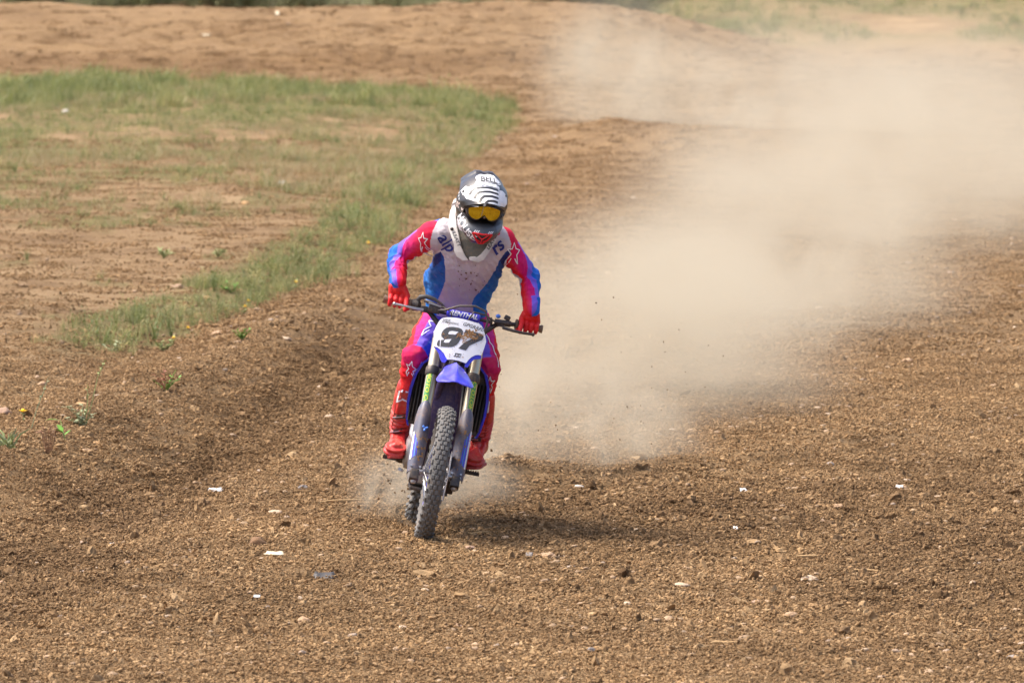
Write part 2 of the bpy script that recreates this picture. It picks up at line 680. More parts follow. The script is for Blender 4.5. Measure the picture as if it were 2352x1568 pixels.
def scatter(name, pts, scl, rot, coll, idx, **props):
    """points mesh whose geometry-node modifier puts one library shape on every point"""
    n = len(pts)
    mp = bpy.data.meshes.new(name)
    mp.vertices.add(n)
    mp.vertices.foreach_set('co', np.asarray(pts, float).ravel())
    a = mp.attributes.new('scl', 'FLOAT_VECTOR', 'POINT'); a.data.foreach_set('vector', np.asarray(scl, float).ravel())
    a = mp.attributes.new('rot', 'FLOAT_VECTOR', 'POINT'); a.data.foreach_set('vector', np.asarray(rot, float).ravel())
    a = mp.attributes.new('idx', 'INT', 'POINT'); a.data.foreach_set('value', np.asarray(idx, np.int32))
    o = link(name, mp, None, **props)
    ng = bpy.data.node_groups.new(name, 'GeometryNodeTree')
    ng.interface.new_socket('Geometry', in_out='INPUT', socket_type='NodeSocketGeometry')
    ng.interface.new_socket('Geometry', in_out='OUTPUT', socket_type='NodeSocketGeometry')
    gi = ng.nodes.new('NodeGroupInput'); go = ng.nodes.new('NodeGroupOutput')
    iop = ng.nodes.new('GeometryNodeInstanceOnPoints')
    ci = ng.nodes.new('GeometryNodeCollectionInfo')
    ci.inputs['Collection'].default_value = coll
    ci.inputs['Separate Children'].default_value = True
    ci.inputs['Reset Children'].default_value = True
    def attr(nm, ty):
        q = ng.nodes.new('GeometryNodeInputNamedAttribute'); q.data_type = ty
        q.inputs['Name'].default_value = nm
        return q.outputs[0]
    ng.links.new(gi.outputs[0], iop.inputs['Points'])
    ng.links.new(ci.outputs[0], iop.inputs['Instance'])
    iop.inputs['Pick Instance'].default_value = True
    ng.links.new(attr('idx', 'INT'), iop.inputs['Instance Index'])
    e2r = ng.nodes.new('FunctionNodeEulerToRotation')
    ng.links.new(attr('rot', 'FLOAT_VECTOR'), e2r.inputs[0])
    ng.links.new(e2r.outputs[0], iop.inputs['Rotation'])
    ng.links.new(attr('scl', 'FLOAT_VECTOR'), iop.inputs['Scale'])
    ng.links.new(iop.outputs[0], go.inputs[0])
    md = o.modifiers.new('scatter', 'NODES')
    md.node_group = ng
    return o


def lump(seed, sub=2, amp=0.35, flat=1.0, sharp=False, stretch=1.0):
    rs = np.random.default_rng(seed)
    bm = bmesh.new()
    bmesh.ops.create_icosphere(bm, subdivisions=sub, radius=1.0)
    k = rs.normal(size=(7, 3)) * 1.6
    ph = rs.uniform(0, 6.28, 7)
    for v in bm.verts:
        p = np.array(v.co)
        r_ = 1 + amp * np.mean(np.sin(k @ p * 1.7 + ph)) * 1.6 + amp * 0.35 * rs.uniform(-1, 1)
        p = p * r_ * np.array([stretch, 1.0, flat])
        v.co = p
    me_ = bpy.data.meshes.new('lump')
    bm.to_mesh(me_)
    bm.free()
    if not sharp:
        me_.polygons.foreach_set('use_smooth', [True] * len(me_.polygons))
    return me_


def chip(seed):
    rs = np.random.default_rng(seed)
    ln, w, t = 1.0, rs.uniform(0.12, 0.3), rs.uniform(0.06, 0.13)
    V = []
    for i, s in enumerate(np.linspace(-1, 1, 4)):
        ww = w * (1 - 0.75 * abs(s) ** 3 * rs.uniform(0.3, 1.0)) * rs.uniform(0.8, 1.15)
        z0 = rs.uniform(-0.05, 0.05)
        y0 = rs.uniform(-0.05, 0.05)
        for yy, zz in ((-ww, -t), (ww, -t), (ww, t), (-ww, t)):
            V.append((s * ln, y0 + yy, z0 + zz))
    F = []
    for i in range(3):
        for j in range(4):
            k = (j + 1) % 4
            F.append((i * 4 + j, i * 4 + k, i * 4 + 4 + k, i * 4 + 4 + j))
    F += [(3, 2, 1, 0), (12, 13, 14, 15)]
    return mesh(V, F)


def cluster(seed, n, smin, smax, spread, chip_share=0.35):
    """a handful of crumbs and splinters lying together"""
    rs = np.random.default_rng(seed)
    V, F, T = [], [], []
    ico = bmesh.new()
    bmesh.ops.create_icosphere(ico, subdivisions=1, radius=1.0)
    iv = np.array([v.co[:] for v in ico.verts]); fi = [tuple(v.index for v in f.verts) for f in ico.faces]
    ico.free()
    for k in range(n):
        a, r_ = rs.uniform(0, 6.283), spread * math.sqrt(rs.uniform(0, 1))
        c = np.array([r_ * math.cos(a), r_ * math.sin(a), rs.uniform(-0.006, 0.008)])
        s = smin + (smax - smin) * rs.uniform() ** 2.6
        q = rs.uniform(0, 6.283)
        e = Euler((rs.uniform(-0.6, 0.6), rs.uniform(-0.6, 0.6), q)).to_matrix()
        if rs.uniform() < chip_share:
            dim = np.array([s * rs.uniform(1.2, 2.6), s * rs.uniform(0.25, 0.5), s * rs.uniform(0.12, 0.28)])
        else:
            dim = np.array([s * rs.uniform(0.8, 1.4), s * rs.uniform(0.7, 1.1), s * rs.uniform(0.45, 0.8)])
        p = iv * rs.uniform(0.7, 1.25, (len(iv), 1)) * dim
        p = p @ np.array(e).T + c
        b0 = len(V)
        V += list(map(tuple, p)); F += [tuple(i + b0 for i in f) for f in fi]
        T += [rs.uniform(0.62, 1.3)] * len(iv)
    me_ = mesh(V, F, False)
    t = np.array(T)
    set_color(me_, np.stack([t, t * 0.985, t * 0.96], 1), 'tone')
    return me_


def inst_mat(name, stops, rough=0.95, noise=30, bump=0.6, tone=False):
    m, nt, b = nodes_of(name)
    oi = N(nt, 'ShaderNodeObjectInfo')
    r_ = ramp(nt, oi.outputs['Random'], stops)
    g = N(nt, 'ShaderNodeNewGeometry')
    n = N(nt, 'ShaderNodeTexNoise', Scale=noise, Detail=5.0, Roughness=0.7)
    L(nt, g.outputs['Position'], n.inputs['Vector'])
    v = ramp(nt, n.outputs[0], [(0.3, (0.7,) * 3), (0.7, (1.18,) * 3)])
    c = mixc(nt, 1.0, r_.outputs[0], v.outputs[0], 'MULTIPLY')
    n2 = N(nt, 'ShaderNodeTexNoise', Scale=0.8, Detail=5.0, Roughness=0.65)
    L(nt, g.outputs['Position'], n2.inputs['Vector'])
    v2 = ramp(nt, n2.outputs[0], [(0.34, (0.74, 0.71, 0.68)), (0.5, (1, 0.985, 0.97)), (0.68, (1.14, 1.13, 1.10))])
    c = mixc(nt, 1.0, c, v2.outputs[0], 'MULTIPLY')
    if tone:
        at = N(nt, 'ShaderNodeAttribute', attribute_name='tone')
        c = mixc(nt, 1.0, c, at.outputs['Color'], 'MULTIPLY')
    L(nt, c, b.inputs['Base Color'])
    b.inputs['Roughness'].default_value = rough
    b.inputs['Specular IOR Level'].default_value = 0.2
    bp = N(nt, 'ShaderNodeBump', Strength=bump, Distance=0.01)
    L(nt, n.outputs[0], bp.inputs['Height'])
    L(nt, bp.outputs[0], b.inputs['Normal'])
    return m


m_clod = inst_mat('clod', [(0.0, (0.198, 0.122, 0.059)), (0.35, (0.273, 0.172, 0.084)), (0.7, (0.332, 0.214, 0.108)), (1.0, (0.415, 0.283, 0.153))], noise=60)
m_clod_dark = inst_mat('loose_clod', [(0.0, (0.124, 0.073, 0.035)), (0.5, (0.198, 0.122, 0.060)), (1.0, (0.282, 0.179, 0.093))], noise=60)
m_chip = inst_mat('wood_chip', [(0.0, (0.217, 0.131, 0.061)), (0.5, (0.327, 0.207, 0.100)), (0.85, (0.426, 0.283, 0.144)), (1.0, (0.534, 0.377, 0.209))])
m_peb = inst_mat('pebble', [(0.0, (0.257, 0.174, 0.105)), (0.4, (0.366, 0.255, 0.157)), (0.75, (0.436, 0.301, 0.192)), (0.9, (0.327, 0.255, 0.201)), (1.0, (0.534, 0.405, 0.279))], rough=0.8, noise=45, bump=0.3)
clods = lib_collection('clod_shapes', [lump(k, 2, 0.75, 0.6, True, 1.3) for k in range(8)], m_clod)
dclods = lib_collection('loose_clod_shapes', [lump(k + 40, 2, 0.8, 0.7, True, 1.2) for k in range(8)], m_clod_dark)
chips = lib_collection('chip_shapes', [chip(k + 3) for k in range(8)], m_chip)
m_crumb = inst_mat('soil_crumbs', [(0.0, (0.235, 0.142, 0.067)), (0.5, (0.30, 0.19, 0.095)), (1.0, (0.37, 0.245, 0.13))], noise=50, tone=True)
m_crumb_d = inst_mat('loose_crumbs', [(0.0, (0.155, 0.093, 0.044)), (0.5, (0.21, 0.13, 0.064)), (1.0, (0.27, 0.172, 0.088))], noise=50, tone=True)
crumbs = lib_collection('crumb_shapes', [cluster(k + 500, 36, 0.0025, 0.0095, 0.08, 0.3) for k in range(10)], m_crumb)
crumbs_d = lib_collection('loose_crumb_shapes', [cluster(k + 600, 36, 0.0025, 0.0105, 0.075, 0.2) for k in range(10)], m_crumb_d)
pebs = lib_collection('pebble_shapes', [lump(k + 90, 2, 0.22, 0.62, stretch=1.25) for k in range(8)], m_peb)


def strew(n, d0, d1, p=1.0, margin=0.6):
    """random ground spots between two distances, spread over the track's width there"""
    u = RNG.uniform(0, 1, n)
    d = (d0 ** p + u * (d1 ** p - d0 ** p)) ** (1 / p)
    half = 0.118 * d + margin + 0.5
    x = 0.456 + RNG.uniform(-1, 1, n) * half
    y = d - D0
    return x, y, d


def place(x, y):
    d = y + D0
    return height(x, y) + micro(x, y, d)


def rrot(n, tilt=3.14):
    return np.stack([RNG.uniform(-tilt, tilt, n), RNG.uniform(-tilt, tilt, n), RNG.uniform(0, 6.283, n)], 1)


def scatter_kind(name, coll, nshape, n, d0, d1, smin, smax, power, keep=None, sink=0.25, tilt=3.14, aniso=0.25, label='', p=1.0):
    n = int(n * 1.38)
    x, y, d = strew(n, d0, d1, p)
    if keep is not None:
        k = RNG.uniform(0, 1, n) < keep(x, y)
        x, y, d = x[k], y[k], d[k]
    n = len(x)
    s = smin + (smax - smin) * RNG.uniform(0, 1, n) ** power
    z = place(x, y) + s * (0.5 - sink) * 0.8
    sc = s[:, None] * RNG.uniform(1 - aniso, 1 + aniso, (n, 3))
    return scatter(name, np.stack([x, y, z], 1), sc, rrot(n, tilt), coll, RNG.integers(0, nshape, n), kind='stuff', label=label)


island_f = lambda x, y: sstep(0.25, -0.45, x - edge_x(y)) * (1 - sstep(115, 119, y + D0))
on_track = lambda x, y: 1 - 0.5 * island_f(x, y) * sstep(36, 42, y + D0)
scatter_kind('fine_crumbs', crumbs, 10, 42000, 22.4, 42, 0.65, 1.35, 1.0, lambda x, y: on_track(x, y) * (1 - 0.8 * loose_rut_mask(x, y)), sink=0.5, tilt=0.1, label='fine crumbs and splinters of dry soil over the near track')
scatter_kind('fine_loose_crumbs', crumbs_d, 10, 42000, 22.4, 42, 0.65, 1.4, 1.0, loose_rut_mask, sink=0.5, tilt=0.1, label='fine crumbs of freshly turned darker soil')
scatter_kind('fine_crumbs', crumbs, 8, 15000, 42, 80, 1.2, 1.9, 1.0, on_track, sink=0.5, tilt=0.1, label='crumbs of soil over the track at mid distance')
scatter_kind('fine_crumbs', crumbs_d, 8, 9000, 78, 152, 1.8, 3.2, 1.0, lambda x, y: (1 - island_f(x, y)) * sstep(100, 112, y + D0) * (0.25 + 0.75 * loose_rut_mask(x, y)), sink=0.5, tilt=0.1, label='clods and crumbs on the far bends')
scatter_kind('crumbled_soil', clods, 8, 30000, 22.6, 38, 0.003, 0.013, 3.0, lambda x, y: on_track(x, y) * (1 - 0.6 * loose_rut_mask(x, y)), label='crumbs of dry brown soil covering the track')
scatter_kind('crumbled_soil', clods, 8, 20000, 38, 70, 0.004, 0.014, 3.0, on_track, label='crumbs of dry soil on the track further back')
scatter_kind('crumbled_soil', clods, 8, 5000, 75, 150, 0.01, 0.035, 2.6, lambda x, y: (1 - island_f(x, y)) * loose_rut_mask(x, y), label='clods on the far bends of the track')
scatter_kind('big_clods', clods, 8, 1500, 22.6, 45, 0.010, 0.030, 2.2, lambda x, y: on_track(x, y), sink=0.4, label='bigger clods of dry soil strewn over the track')
scatter_kind('big_clods', dclods, 8, 2600, 22.6, 45, 0.010, 0.030, 2.0, loose_rut_mask, sink=0.35, label='bigger dark clods in the loose soil')
scatter_kind('fine_crumbs', crumbs, 10, 12000, 78, 140, 1.6, 2.6, 1.0, lambda x, y: 1 - island_f(x, y), sink=0.5, tilt=0.1, label='coarse crumbs over the far track and roller')
scatter_kind('loose_soil', dclods, 8, 40000, 22.6, 40, 0.003, 0.014, 2.8, loose_rut_mask, sink=0.1, label='freshly thrown dark crumbly soil on the track')
scatter_kind('wood_chips', chips, 8, 36000, 22.6, 42, 0.005, 0.022, 2.8, lambda x, y: on_track(x, y), tilt=0.7, aniso=0.3, sink=0.1, label='thin wood chips and fibres mixed into the soil')
scatter_kind('gravel', pebs, 8, 8000, 22.6, 45, 0.003, 0.019, 4.0, on_track, tilt=0.3, sink=0.25, label='small tan and grey pebbles strewn over the track')
scatter_kind('gravel', pebs, 8, 3000, 45, 150, 0.010, 0.035, 3.5, lambda x, y: 1 - 0.8 * island_f(x, y), tilt=0.3, label='pale pebbles on the distant track')


# ---- grass tufts
def tuft(seed, n, h, spread, width, lean=0.5, seed_heads=False):
    rs = np.random.default_rng(seed)
    V, F = [], []
    for k in range(n):
        a = rs.uniform(0, 6.283)
        r0 = spread * math.sqrt(rs.uniform(0, 1))
        x0, y0 = r0 * math.cos(a), r0 * math.sin(a)
        b_ = rs.uniform(0, 6.283)
        ln = h * rs.uniform(0.45, 1.0)
        bend = lean * rs.uniform(0.2, 1.0)
        dx, dy = math.cos(b_), math.sin(b_)
        px_, py_ = -dy * width, dx * width
        base = len(V)
        m = 4
        for i in range(m):
            t = i / (m - 1)
            off = bend * ln * t * t
            z = ln * (t - 0.25 * bend * t * t)
            w = (1 - t * 0.92) * (1 if i else 0.7)
            V.append((x0 + dx * off + px_ * w, y0 + dy * off + py_ * w, z))
            V.append((x0 + dx * off - px_ * w, y0 + dy * off - py_ * w, z))
        for i in range(m - 1):
            F.append((base + 2 * i, base + 2 * i + 1, base + 2 * i + 3, base + 2 * i + 2))
    return mesh(V, F, True)


def weedy(seed, n, h, leaf):
    """stalks with small side leaves"""
    rs = np.random.default_rng(seed)
    V, F = [], []
    def quad(p, u, w):
        k = len(V)
        V.extend([tuple(p - w * 0.15), tuple(p + u * 0.5 + w), tuple(p + u), tuple(p + u * 0.5 - w)])
        F.append((k, k + 1, k + 2, k + 3))
    for k in range(n):
        a = rs.uniform(0, 6.283); ln = h * rs.uniform(0.5, 1)
        d_ = np.array([math.cos(a) * rs.uniform(0.1, 0.75), math.sin(a) * rs.uniform(0.1, 0.75), 1.0]); d_ /= np.linalg.norm(d_)
        for t in np.linspace(0.1, 1, max(4, int(ln / leaf * 1.3))):
            p = d_ * ln * t
            q = rs.uniform(0, 6.283)
            u = np.array([math.cos(q), math.sin(q), rs.uniform(-0.1, 0.9)]) * leaf * rs.uniform(0.6, 1.3)
            w = np.array([-math.sin(q), math.cos(q), 0]) * leaf * rs.uniform(0.12, 0.28)
            quad(p, u, w)
        s = np.array([-d_[1], d_[0], 0]); s = s / (np.linalg.norm(s) + 1e-6) * 0.003
        k0 = len(V)
        V.extend([tuple(-s), tuple(s), tuple(d_ * ln + s * 0.4), tuple(d_ * ln - s * 0.4)])
        F.append((k0, k0 + 1, k0 + 2, k0 + 3))
    return mesh(V, F, True)


def leaf_mat(name, stops, trans=0.25):
    m, nt, b = nodes_of(name)
    oi = N(nt, 'ShaderNodeObjectInfo')
    r_ = ramp(nt, oi.outputs['Random'], stops)
    g = N(nt, 'ShaderNodeNewGeometry')
    n = N(nt, 'ShaderNodeTexNoise', Scale=3.0, Detail=4.0)
    L(nt, g.outputs['Position'], n.inputs['Vector'])
    v = ramp(nt, n.outputs[0], [(0.3, (0.75,) * 3), (0.7, (1.2,) * 3)])
    c = mixc(nt, 1.0, r_.outputs[0], v.outputs[0], 'MULTIPLY')
    L(nt, c, b.inputs['Base Color'])
    b.inputs['Roughness'].default_value = 0.6
    tr = N(nt, 'ShaderNodeBsdfTranslucent')
    L(nt, c, tr.inputs[0])
    mx = N(nt, 'ShaderNodeMixShader')
    mx.inputs[0].default_value = trans
    L(nt, b.outputs[0], mx.inputs[1]); L(nt, tr.outputs[0], mx.inputs[2])
    L(nt, mx.outputs[0], nt.nodes['Material Output'].inputs[0])
    return m


m_grass = leaf_mat('grass_blade', [(0.0, (0.14, 0.175, 0.055)), (0.4, (0.215, 0.24, 0.08)), (0.75, (0.30, 0.295, 0.115)), (1.0, (0.43, 0.355, 0.16))], 0.45)
m_green = leaf_mat('lush_blade', [(0.0, (0.135, 0.165, 0.05)), (0.5, (0.22, 0.245, 0.08)), (1.0, (0.35, 0.33, 0.13))], 0.45)
m_dry = leaf_mat('dry_blade', [(0.0, (0.30, 0.22, 0.10)), (0.6, (0.44, 0.33, 0.17)), (1.0, (0.27, 0.25, 0.11))])
m_shrub = leaf_mat('shrub_leaf', [(0.0, (0.25, 0.26, 0.13)), (0.6, (0.33, 0.33, 0.18)), (1.0, (0.38, 0.34, 0.22))], 0.5)  # leaf colours lightened to carry the distant haze
g_lib = lib_collection('tuft_shapes', [tuft(k, 26, 0.20, 0.14, 0.0035, 0.9) for k in range(4)] + [weedy(k + 9, 10, 0.20, 0.032) for k in range(4)], m_grass)
l_lib = lib_collection('lush_shapes', [tuft(k + 20, 34, 0.34, 0.20, 0.006, 0.7) for k in range(4)] + [weedy(k + 29, 10, 0.30, 0.06) for k in range(2)], m_green)
d_lib = lib_collection('dry_shapes', [tuft(k + 50, 22, 0.22, 0.16, 0.004, 0.9) for k in range(4)], m_dry)
s_lib = lib_collection('shrub_shapes', [weedy(k + 70, 26, 1.0, 0.10) for k in range(4)], m_shrub)


def grass(name, coll, nshape, n, d0, d1, dens, smin, smax, label, margin=0.6):
    n = int(n * 1.28)
    x, y, d = strew(n, d0, d1, 2.0, margin)
    k = RNG.uniform(0, 1, n) < dens(x, y)
    x, y = x[k], y[k]
    n = len(x)
    s = RNG.uniform(smin, smax, n) * (0.75 + 0.7 * sstep(-0.3, 0.5, fbm(x * 0.9, y * 0.5, 3, 377)))
    z = place(x, y) - 0.01
    rot = np.stack([RNG.uniform(-.15, .15, n), RNG.uniform(-.15, .15, n), RNG.uniform(0, 6.28, n)], 1)
    return scatter(name, np.stack([x, y, z], 1), np.repeat(s[:, None], 3, 1) * RNG.uniform(0.8, 1.2, (n, 3)), rot, coll,
                   RNG.integers(0, nshape, n), kind='stuff', label=label)


def strip_d(x, y):
    d = y + D0
    s = x - edge_x(y)
    wid = np.interp(d, [38, 44, 60, 90, 110], [0.45, 0.75, 0.72, 0.9, 1.6])
    n = fbm(x * 1.3, y * 0.8, 3, 211, 0.6)
    return sstep(0.10, -0.10, s + 0.12 * n) * sstep(-wid * 1.25, -wid * 0.75, s + 0.25 * n) * sstep(40.6, 42.6, d) * (1 - sstep(112, 116, d))


grass('grass_strip', g_lib, 8, 60000, 41, 112, lambda x, y: strip_d(x, y) * (0.35 + 0.5 * sstep(-0.4, 0.3, fbm(x * 2, y * 1.2, 3, 333))) * 1.25 * (1 - 0.5 * sstep(56, 72, y + D0)), 0.35, 0.85, 'green grassy verge between the island and the track')
grass('island_grass', g_lib, 8, 60000, 44, 122, lambda x, y: island_f(x, y) * np.clip(grass_density(x, y) - strip_d(x, y), 0, 1), 0.15, 0.65, 'patchy green grass on the bare island')
grass('dry_grass', d_lib, 4, 44000, 44, 122, lambda x, y: island_f(x, y) * (0.03 + 0.8 * sstep(56, 76, y + D0)) * sstep(-0.3, 0.3, fbm(x * 0.5, y * 0.3, 3, 301)), 0.3, 0.8, 'dry straw coloured grass on the island')
grass('lush_grass', l_lib, 6, 26000, 91, 118, lambda x, y: island_f(x, y + 1.0) * sstep(91, 100, y + D0) * sstep(-0.3, 0.35, fbm(x * 0.5, y * 0.35, 4, 311, 0.6)) * (0.25 + 0.75 * sstep(100, 110, y + D0)), 0.35, 1.1, 'taller green grass along the back of the island')
grass('bank_grass', l_lib, 6, 16000, 146, 260, lambda x, y: sstep(0.3, 0.7, grass_density(x, y)) * sstep(1, 3, x), 0.5, 1.0, 'thin green grass on the far bank')
grass('far_shrubs', s_lib, 4, 5200, 158, 215, lambda x, y: sstep(5.0, 2.5, x - (y - 130) * 0.02), 1.2, 2.6, 'hazy green shrubs beyond the far mound')
# ================================================================== MOTORCYCLE
m_blue = plain('blue_plastic', s2l(44, 52, 214), 0.32, dirt=0.42, dirt_scale=14, coat=0.3)
m_white = plain('white_plastic', s2l(232, 232, 236), 0.35, dirt=0.25, dirt_scale=16, coat=0.2, var=0.05)
m_rubber = plain('tyre_rubber', (0.11, 0.112, 0.112), 0.8, dirt=0.4, dirt_scale=12)
m_tread = plain('tyre_tread', (0.135, 0.138, 0.138), 0.85, dirt=0.3, dirt_scale=22)
m_black = plain('black_plastic', (0.022, 0.022, 0.024), 0.5, dirt=0.35, dirt_scale=12)
m_dark = plain('dark_metal', (0.05, 0.05, 0.055), 0.45, 0.6, dirt=0.5, dirt_scale=14)
m_alu = plain('bare_aluminium', (0.55, 0.55, 0.56), 0.35, 0.9, dirt=0.35, dirt_scale=18)
m_fork = plain('fork_tube', s2l(205, 192, 165), 0.30, 0.75, dirt=0.28, dirt_scale=20)
m_guard = plain('guard_plastic', s2l(82, 86, 106), 0.42, dirt=0.85, dirt_scale=13)
m_frame = plain('frame_alu', s2l(46, 40, 92), 0.4, 0.3, dirt=0.4)
m_silver = plain('silver_case', (0.42, 0.42, 0.43), 0.4, 0.7, dirt=0.5)
m_seat = plain('seat_cover', (0.03, 0.03, 0.035), 0.7, dirt=0.3)
m_print = plain('black_print', (0.055, 0.057, 0.062), 0.45, dirt=0.1)
m_wprint = plain('white_print', (0.83, 0.83, 0.85), 0.5, dirt=0.12, var=0.04)
m_mud = plain('dried_mud', s2l(158, 118, 78), 0.95, dirt=0.0, bump=0.8, bump_scale=150)
m_green = plain('green_print', s2l(70, 150, 70), 0.5, dirt=0.2)
m_yellow = plain('yellow_print', s2l(196, 205, 60), 0.5, dirt=0.2)
m_lblue = plain('light_blue_print', s2l(70, 130, 225), 0.45, dirt=0.15)
m_grip = plain('grip_rubber', s2l(120, 105, 88), 0.85, dirt=0.4)
m_cable = plain('cable_sheath', (0.06, 0.06, 0.062), 0.5, dirt=0.5)

LEAN, NOSE, YAW = 11.0, -2.4, 2.2
BM = Matrix.Rotation(R(YAW), 4, 'Z') @ Matrix.Rotation(R(NOSE), 4, 'X') @ Matrix.Rotation(R(LEAN), 4, 'Y')
SINK = -0.012
bike = empty('motorcycle', (0, 0, 0), 'blue and white motocross bike with number 97 plate, leaning as it rides', 'motorcycle')
BASE_Z = float(height(np.array([0.0]), np.array([0.0]))[0]) + SINK
bike.location = (0, 0, BASE_Z)
bike.rotation_euler = BM.to_euler()
BW = Matrix.Translation(bike.location) @ BM


def bw(x, y, z):
    return BW @ Vector((x, y, z))


# -------- decals: flat print laid on a surface
def decal_mesh(V2, F, O, U, W, Nn, bvh, off=0.0015, seg=0.012, reach=0.25):
    bm = bmesh.new()
    vs = [bm.verts.new((a, b, 0)) for a, b in V2]
    for f in F:
        try:
            bm.faces.new([vs[i] for i in f])
        except ValueError:
            pass
    bmesh.ops.triangulate(bm, faces=bm.faces)
    for _ in range(4):
        es = [e for e in bm.edges if e.calc_length() > seg]
        if not es:
            break
        bmesh.ops.subdivide_edges(bm, edges=es, cuts=1)
        bmesh.ops.triangulate(bm, faces=bm.faces)
    O = Vector(O); U = Vector(U).normalized(); W = Vector(W).normalized(); Nn = Vector(Nn).normalized()
    kill = []
    for v in bm.verts:
        q = O + U * v.co.x + W * v.co.y
        if bvh is not None:
            hit = bvh.ray_cast(q + Nn * reach, -Nn, reach * 2)
            if hit[0] is None:
                kill.append(v)
                continue
            nn = hit[1] if hit[1].dot(Nn) > 0 else -hit[1]
            v.co = hit[0] + nn * off
        else:
            v.co = q + Nn * off
    if kill:
        bmesh.ops.delete(bm, geom=kill, context='VERTS')
    for f in bm.faces:
        f.smooth = True
    me_ = bpy.data.meshes.new('decal')
    bm.normal_update()
    flip = [f for f in bm.faces if f.normal.dot(Nn) < 0]
    if len(flip) > len(bm.faces) / 2:
        bmesh.ops.reverse_faces(bm, faces=bm.faces)
    bm.to_mesh(me_)
    bm.free()
    return me_


def text_flat(txt, size, shear=0.0, bold=0.0, space=1.0):
    cu = bpy.data.curves.new('txt', 'FONT')
    cu.body = txt
    cu.size = size
    cu.shear = shear
    cu.offset = bold * size
    cu.align_x = 'CENTER'
    cu.align_y = 'CENTER'
    cu.space_character = space
    cu.resolution_u = 3
    o = bpy.data.objects.new('txt', cu)
    COL.objects.link(o)
    dg = bpy.context.evaluated_depsgraph_get()
    me_ = bpy.data.meshes.new_from_object(o.evaluated_get(dg))
    V2 = [(v.co.x, v.co.y) for v in me_.vertices]
    F = [tuple(p.vertices) for p in me_.polygons]
    bpy.data.objects.remove(o)
    bpy.data.curves.remove(cu)
    return V2, F


def print_text(name, txt, size, O, U, W, Nn, bvh, mat, parent, shear=0.0, bold=0.0, space=1.0, off=0.002, wide=1.0, **kw):
    V2, F = text_flat(txt, size, shear, bold, space)
    V2 = [(a * wide, b) for a, b in V2]
    return link(name, decal_mesh(V2, F, O, U, W, Nn, bvh, off, seg=max(0.006, size * 0.25)), mat, parent, **kw)


def print_poly(name, polys, O, U, W, Nn, bvh, mat, parent, off=0.002, seg=0.012):
    V2, F = [], []
    for p in polys:
        k = len(V2)
        V2 += list(p)
        F.append(tuple(range(k, k + len(p))))
    return link(name, decal_mesh(V2, F, O, U, W, Nn, bvh, off, seg), mat, parent)


def stroke(pts, w, closed=False):
    """2-D polyline as quads of width w"""
    out = []
    n = len(pts)
    for i in range(n if closed else n - 1):
        a = Vector(pts[i]); b = Vector(pts[(i + 1) % n])
        t = (b - a)
        if t.length < 1e-6:
            continue
        t.normalize()
        q = Vector((-t.y, t.x)) * w / 2
        a2 = a - t * w * 0.3; b2 = b + t * w * 0.3
        out.append([tuple(a2 - q), tuple(b2 - q), tuple(b2 + q), tuple(a2 + q)])
    return out


def bvh_of(me_):
    return BVHTree.FromPolygons([v.co.copy() for v in me_.vertices], [tuple(p.vertices) for p in me_.polygons])


def splat(rs, r, n=16):
    return [(math.cos(6.283 * k / n) * r * (v := rs.uniform(0.45, 1.15)), math.sin(6.283 * k / n) * r * v) for k in range(n)]


# -------- wheels
def wheel(axle, rad, width, rim_r, disc_side, knob_rows, nk, kh, hub_r):
    ax = Vector(axle)
    prof_rim = [(rim_r, -width * 0.30), (rim_r + 0.012, -width * 0.30), (rim_r + 0.004, -width * 0.16), (rim_r - 0.006, 0),
                (rim_r + 0.004, width * 0.16), (rim_r + 0.012, width * 0.30), (rim_r, width * 0.30), (rim_r - 0.014, 0.0)]
    w = MB().lathe(prof_rim, ax, n=64).build('wheel', m_blue_rim, bike)
    prof = []
    hh = (rad - kh - rim_r) / 2
    mid = rim_r + hh
    for k in range(18):
        a = 2 * math.pi * k / 18
        prof.append((mid + hh * math.sin(a), width * 0.5 * math.cos(a) * (0.92 if math.sin(a) > 0 else 0.8)))
    MB().lathe(prof, ax, n=72).build('tyre', m_rubber, w)
    tr = MB()
    for row in knob_rows:
        x0, tilt, sx, sy, phase, every = row
        for k in range(0, nk, every):
            a = 2 * math.pi * (k + phase) / nk
            out = Vector((math.sin(tilt), math.cos(a) * math.cos(tilt), math.sin(a) * math.cos(tilt)))
            tang = Vector((0, -math.sin(a), math.cos(a)))
            side = out.cross(tang)
            base = mid + hh * math.cos(tilt) ** 0.5 if tilt else rad - kh
            base = (rad - kh) - (abs(x0) / (width * 0.5)) ** 2 * hh * 0.75
            c = ax + Vector((x0, math.cos(a) * base, math.sin(a) * base)) + out * (kh * 0.35)
            rot = Matrix((side, tang, out)).transposed()
            tr.box(c, (sx, sy, kh * 1.6), rot, taper=0.85)
    tr.build('tread', m_tread, w, smooth=False, bevel=0.0015, seg=1, kind='stuff')
    MB().lathe([(0.012, -0.07), (hub_r, -0.07), (hub_r, -0.055), (hub_r * 0.6, -0.045), (hub_r * 0.6, 0.045), (hub_r, 0.055), (hub_r, 0.07), (0.012, 0.07)],
               ax, n=32).build('hub', m_lblue_metal, w)
    sp = None
    for k in range(36):
        a = 2 * math.pi * k / 36
        s = 1 if k % 2 else -1
        b2 = a + (0.34 if (k // 2) % 2 else -0.34)
        p0 = ax + Vector((s * 0.06, math.cos(b2) * hub_r, math.sin(b2) * hub_r))
        p1 = ax + Vector((s * 0.006, math.cos(a) * (rim_r - 0.002), math.sin(a) * (rim_r - 0.002)))
        MB().cyl(p0, p1, 0.0022, n=5).build('spoke', m_alu, w)
    dp = [(0.055, disc_side - 0.0015), (0.13, disc_side - 0.0015), (0.13, disc_side + 0.0015), (0.055, disc_side + 0.0015)]
    MB().lathe(dp, ax, n=48).build('brake_disc', m_alu, w)
    return w


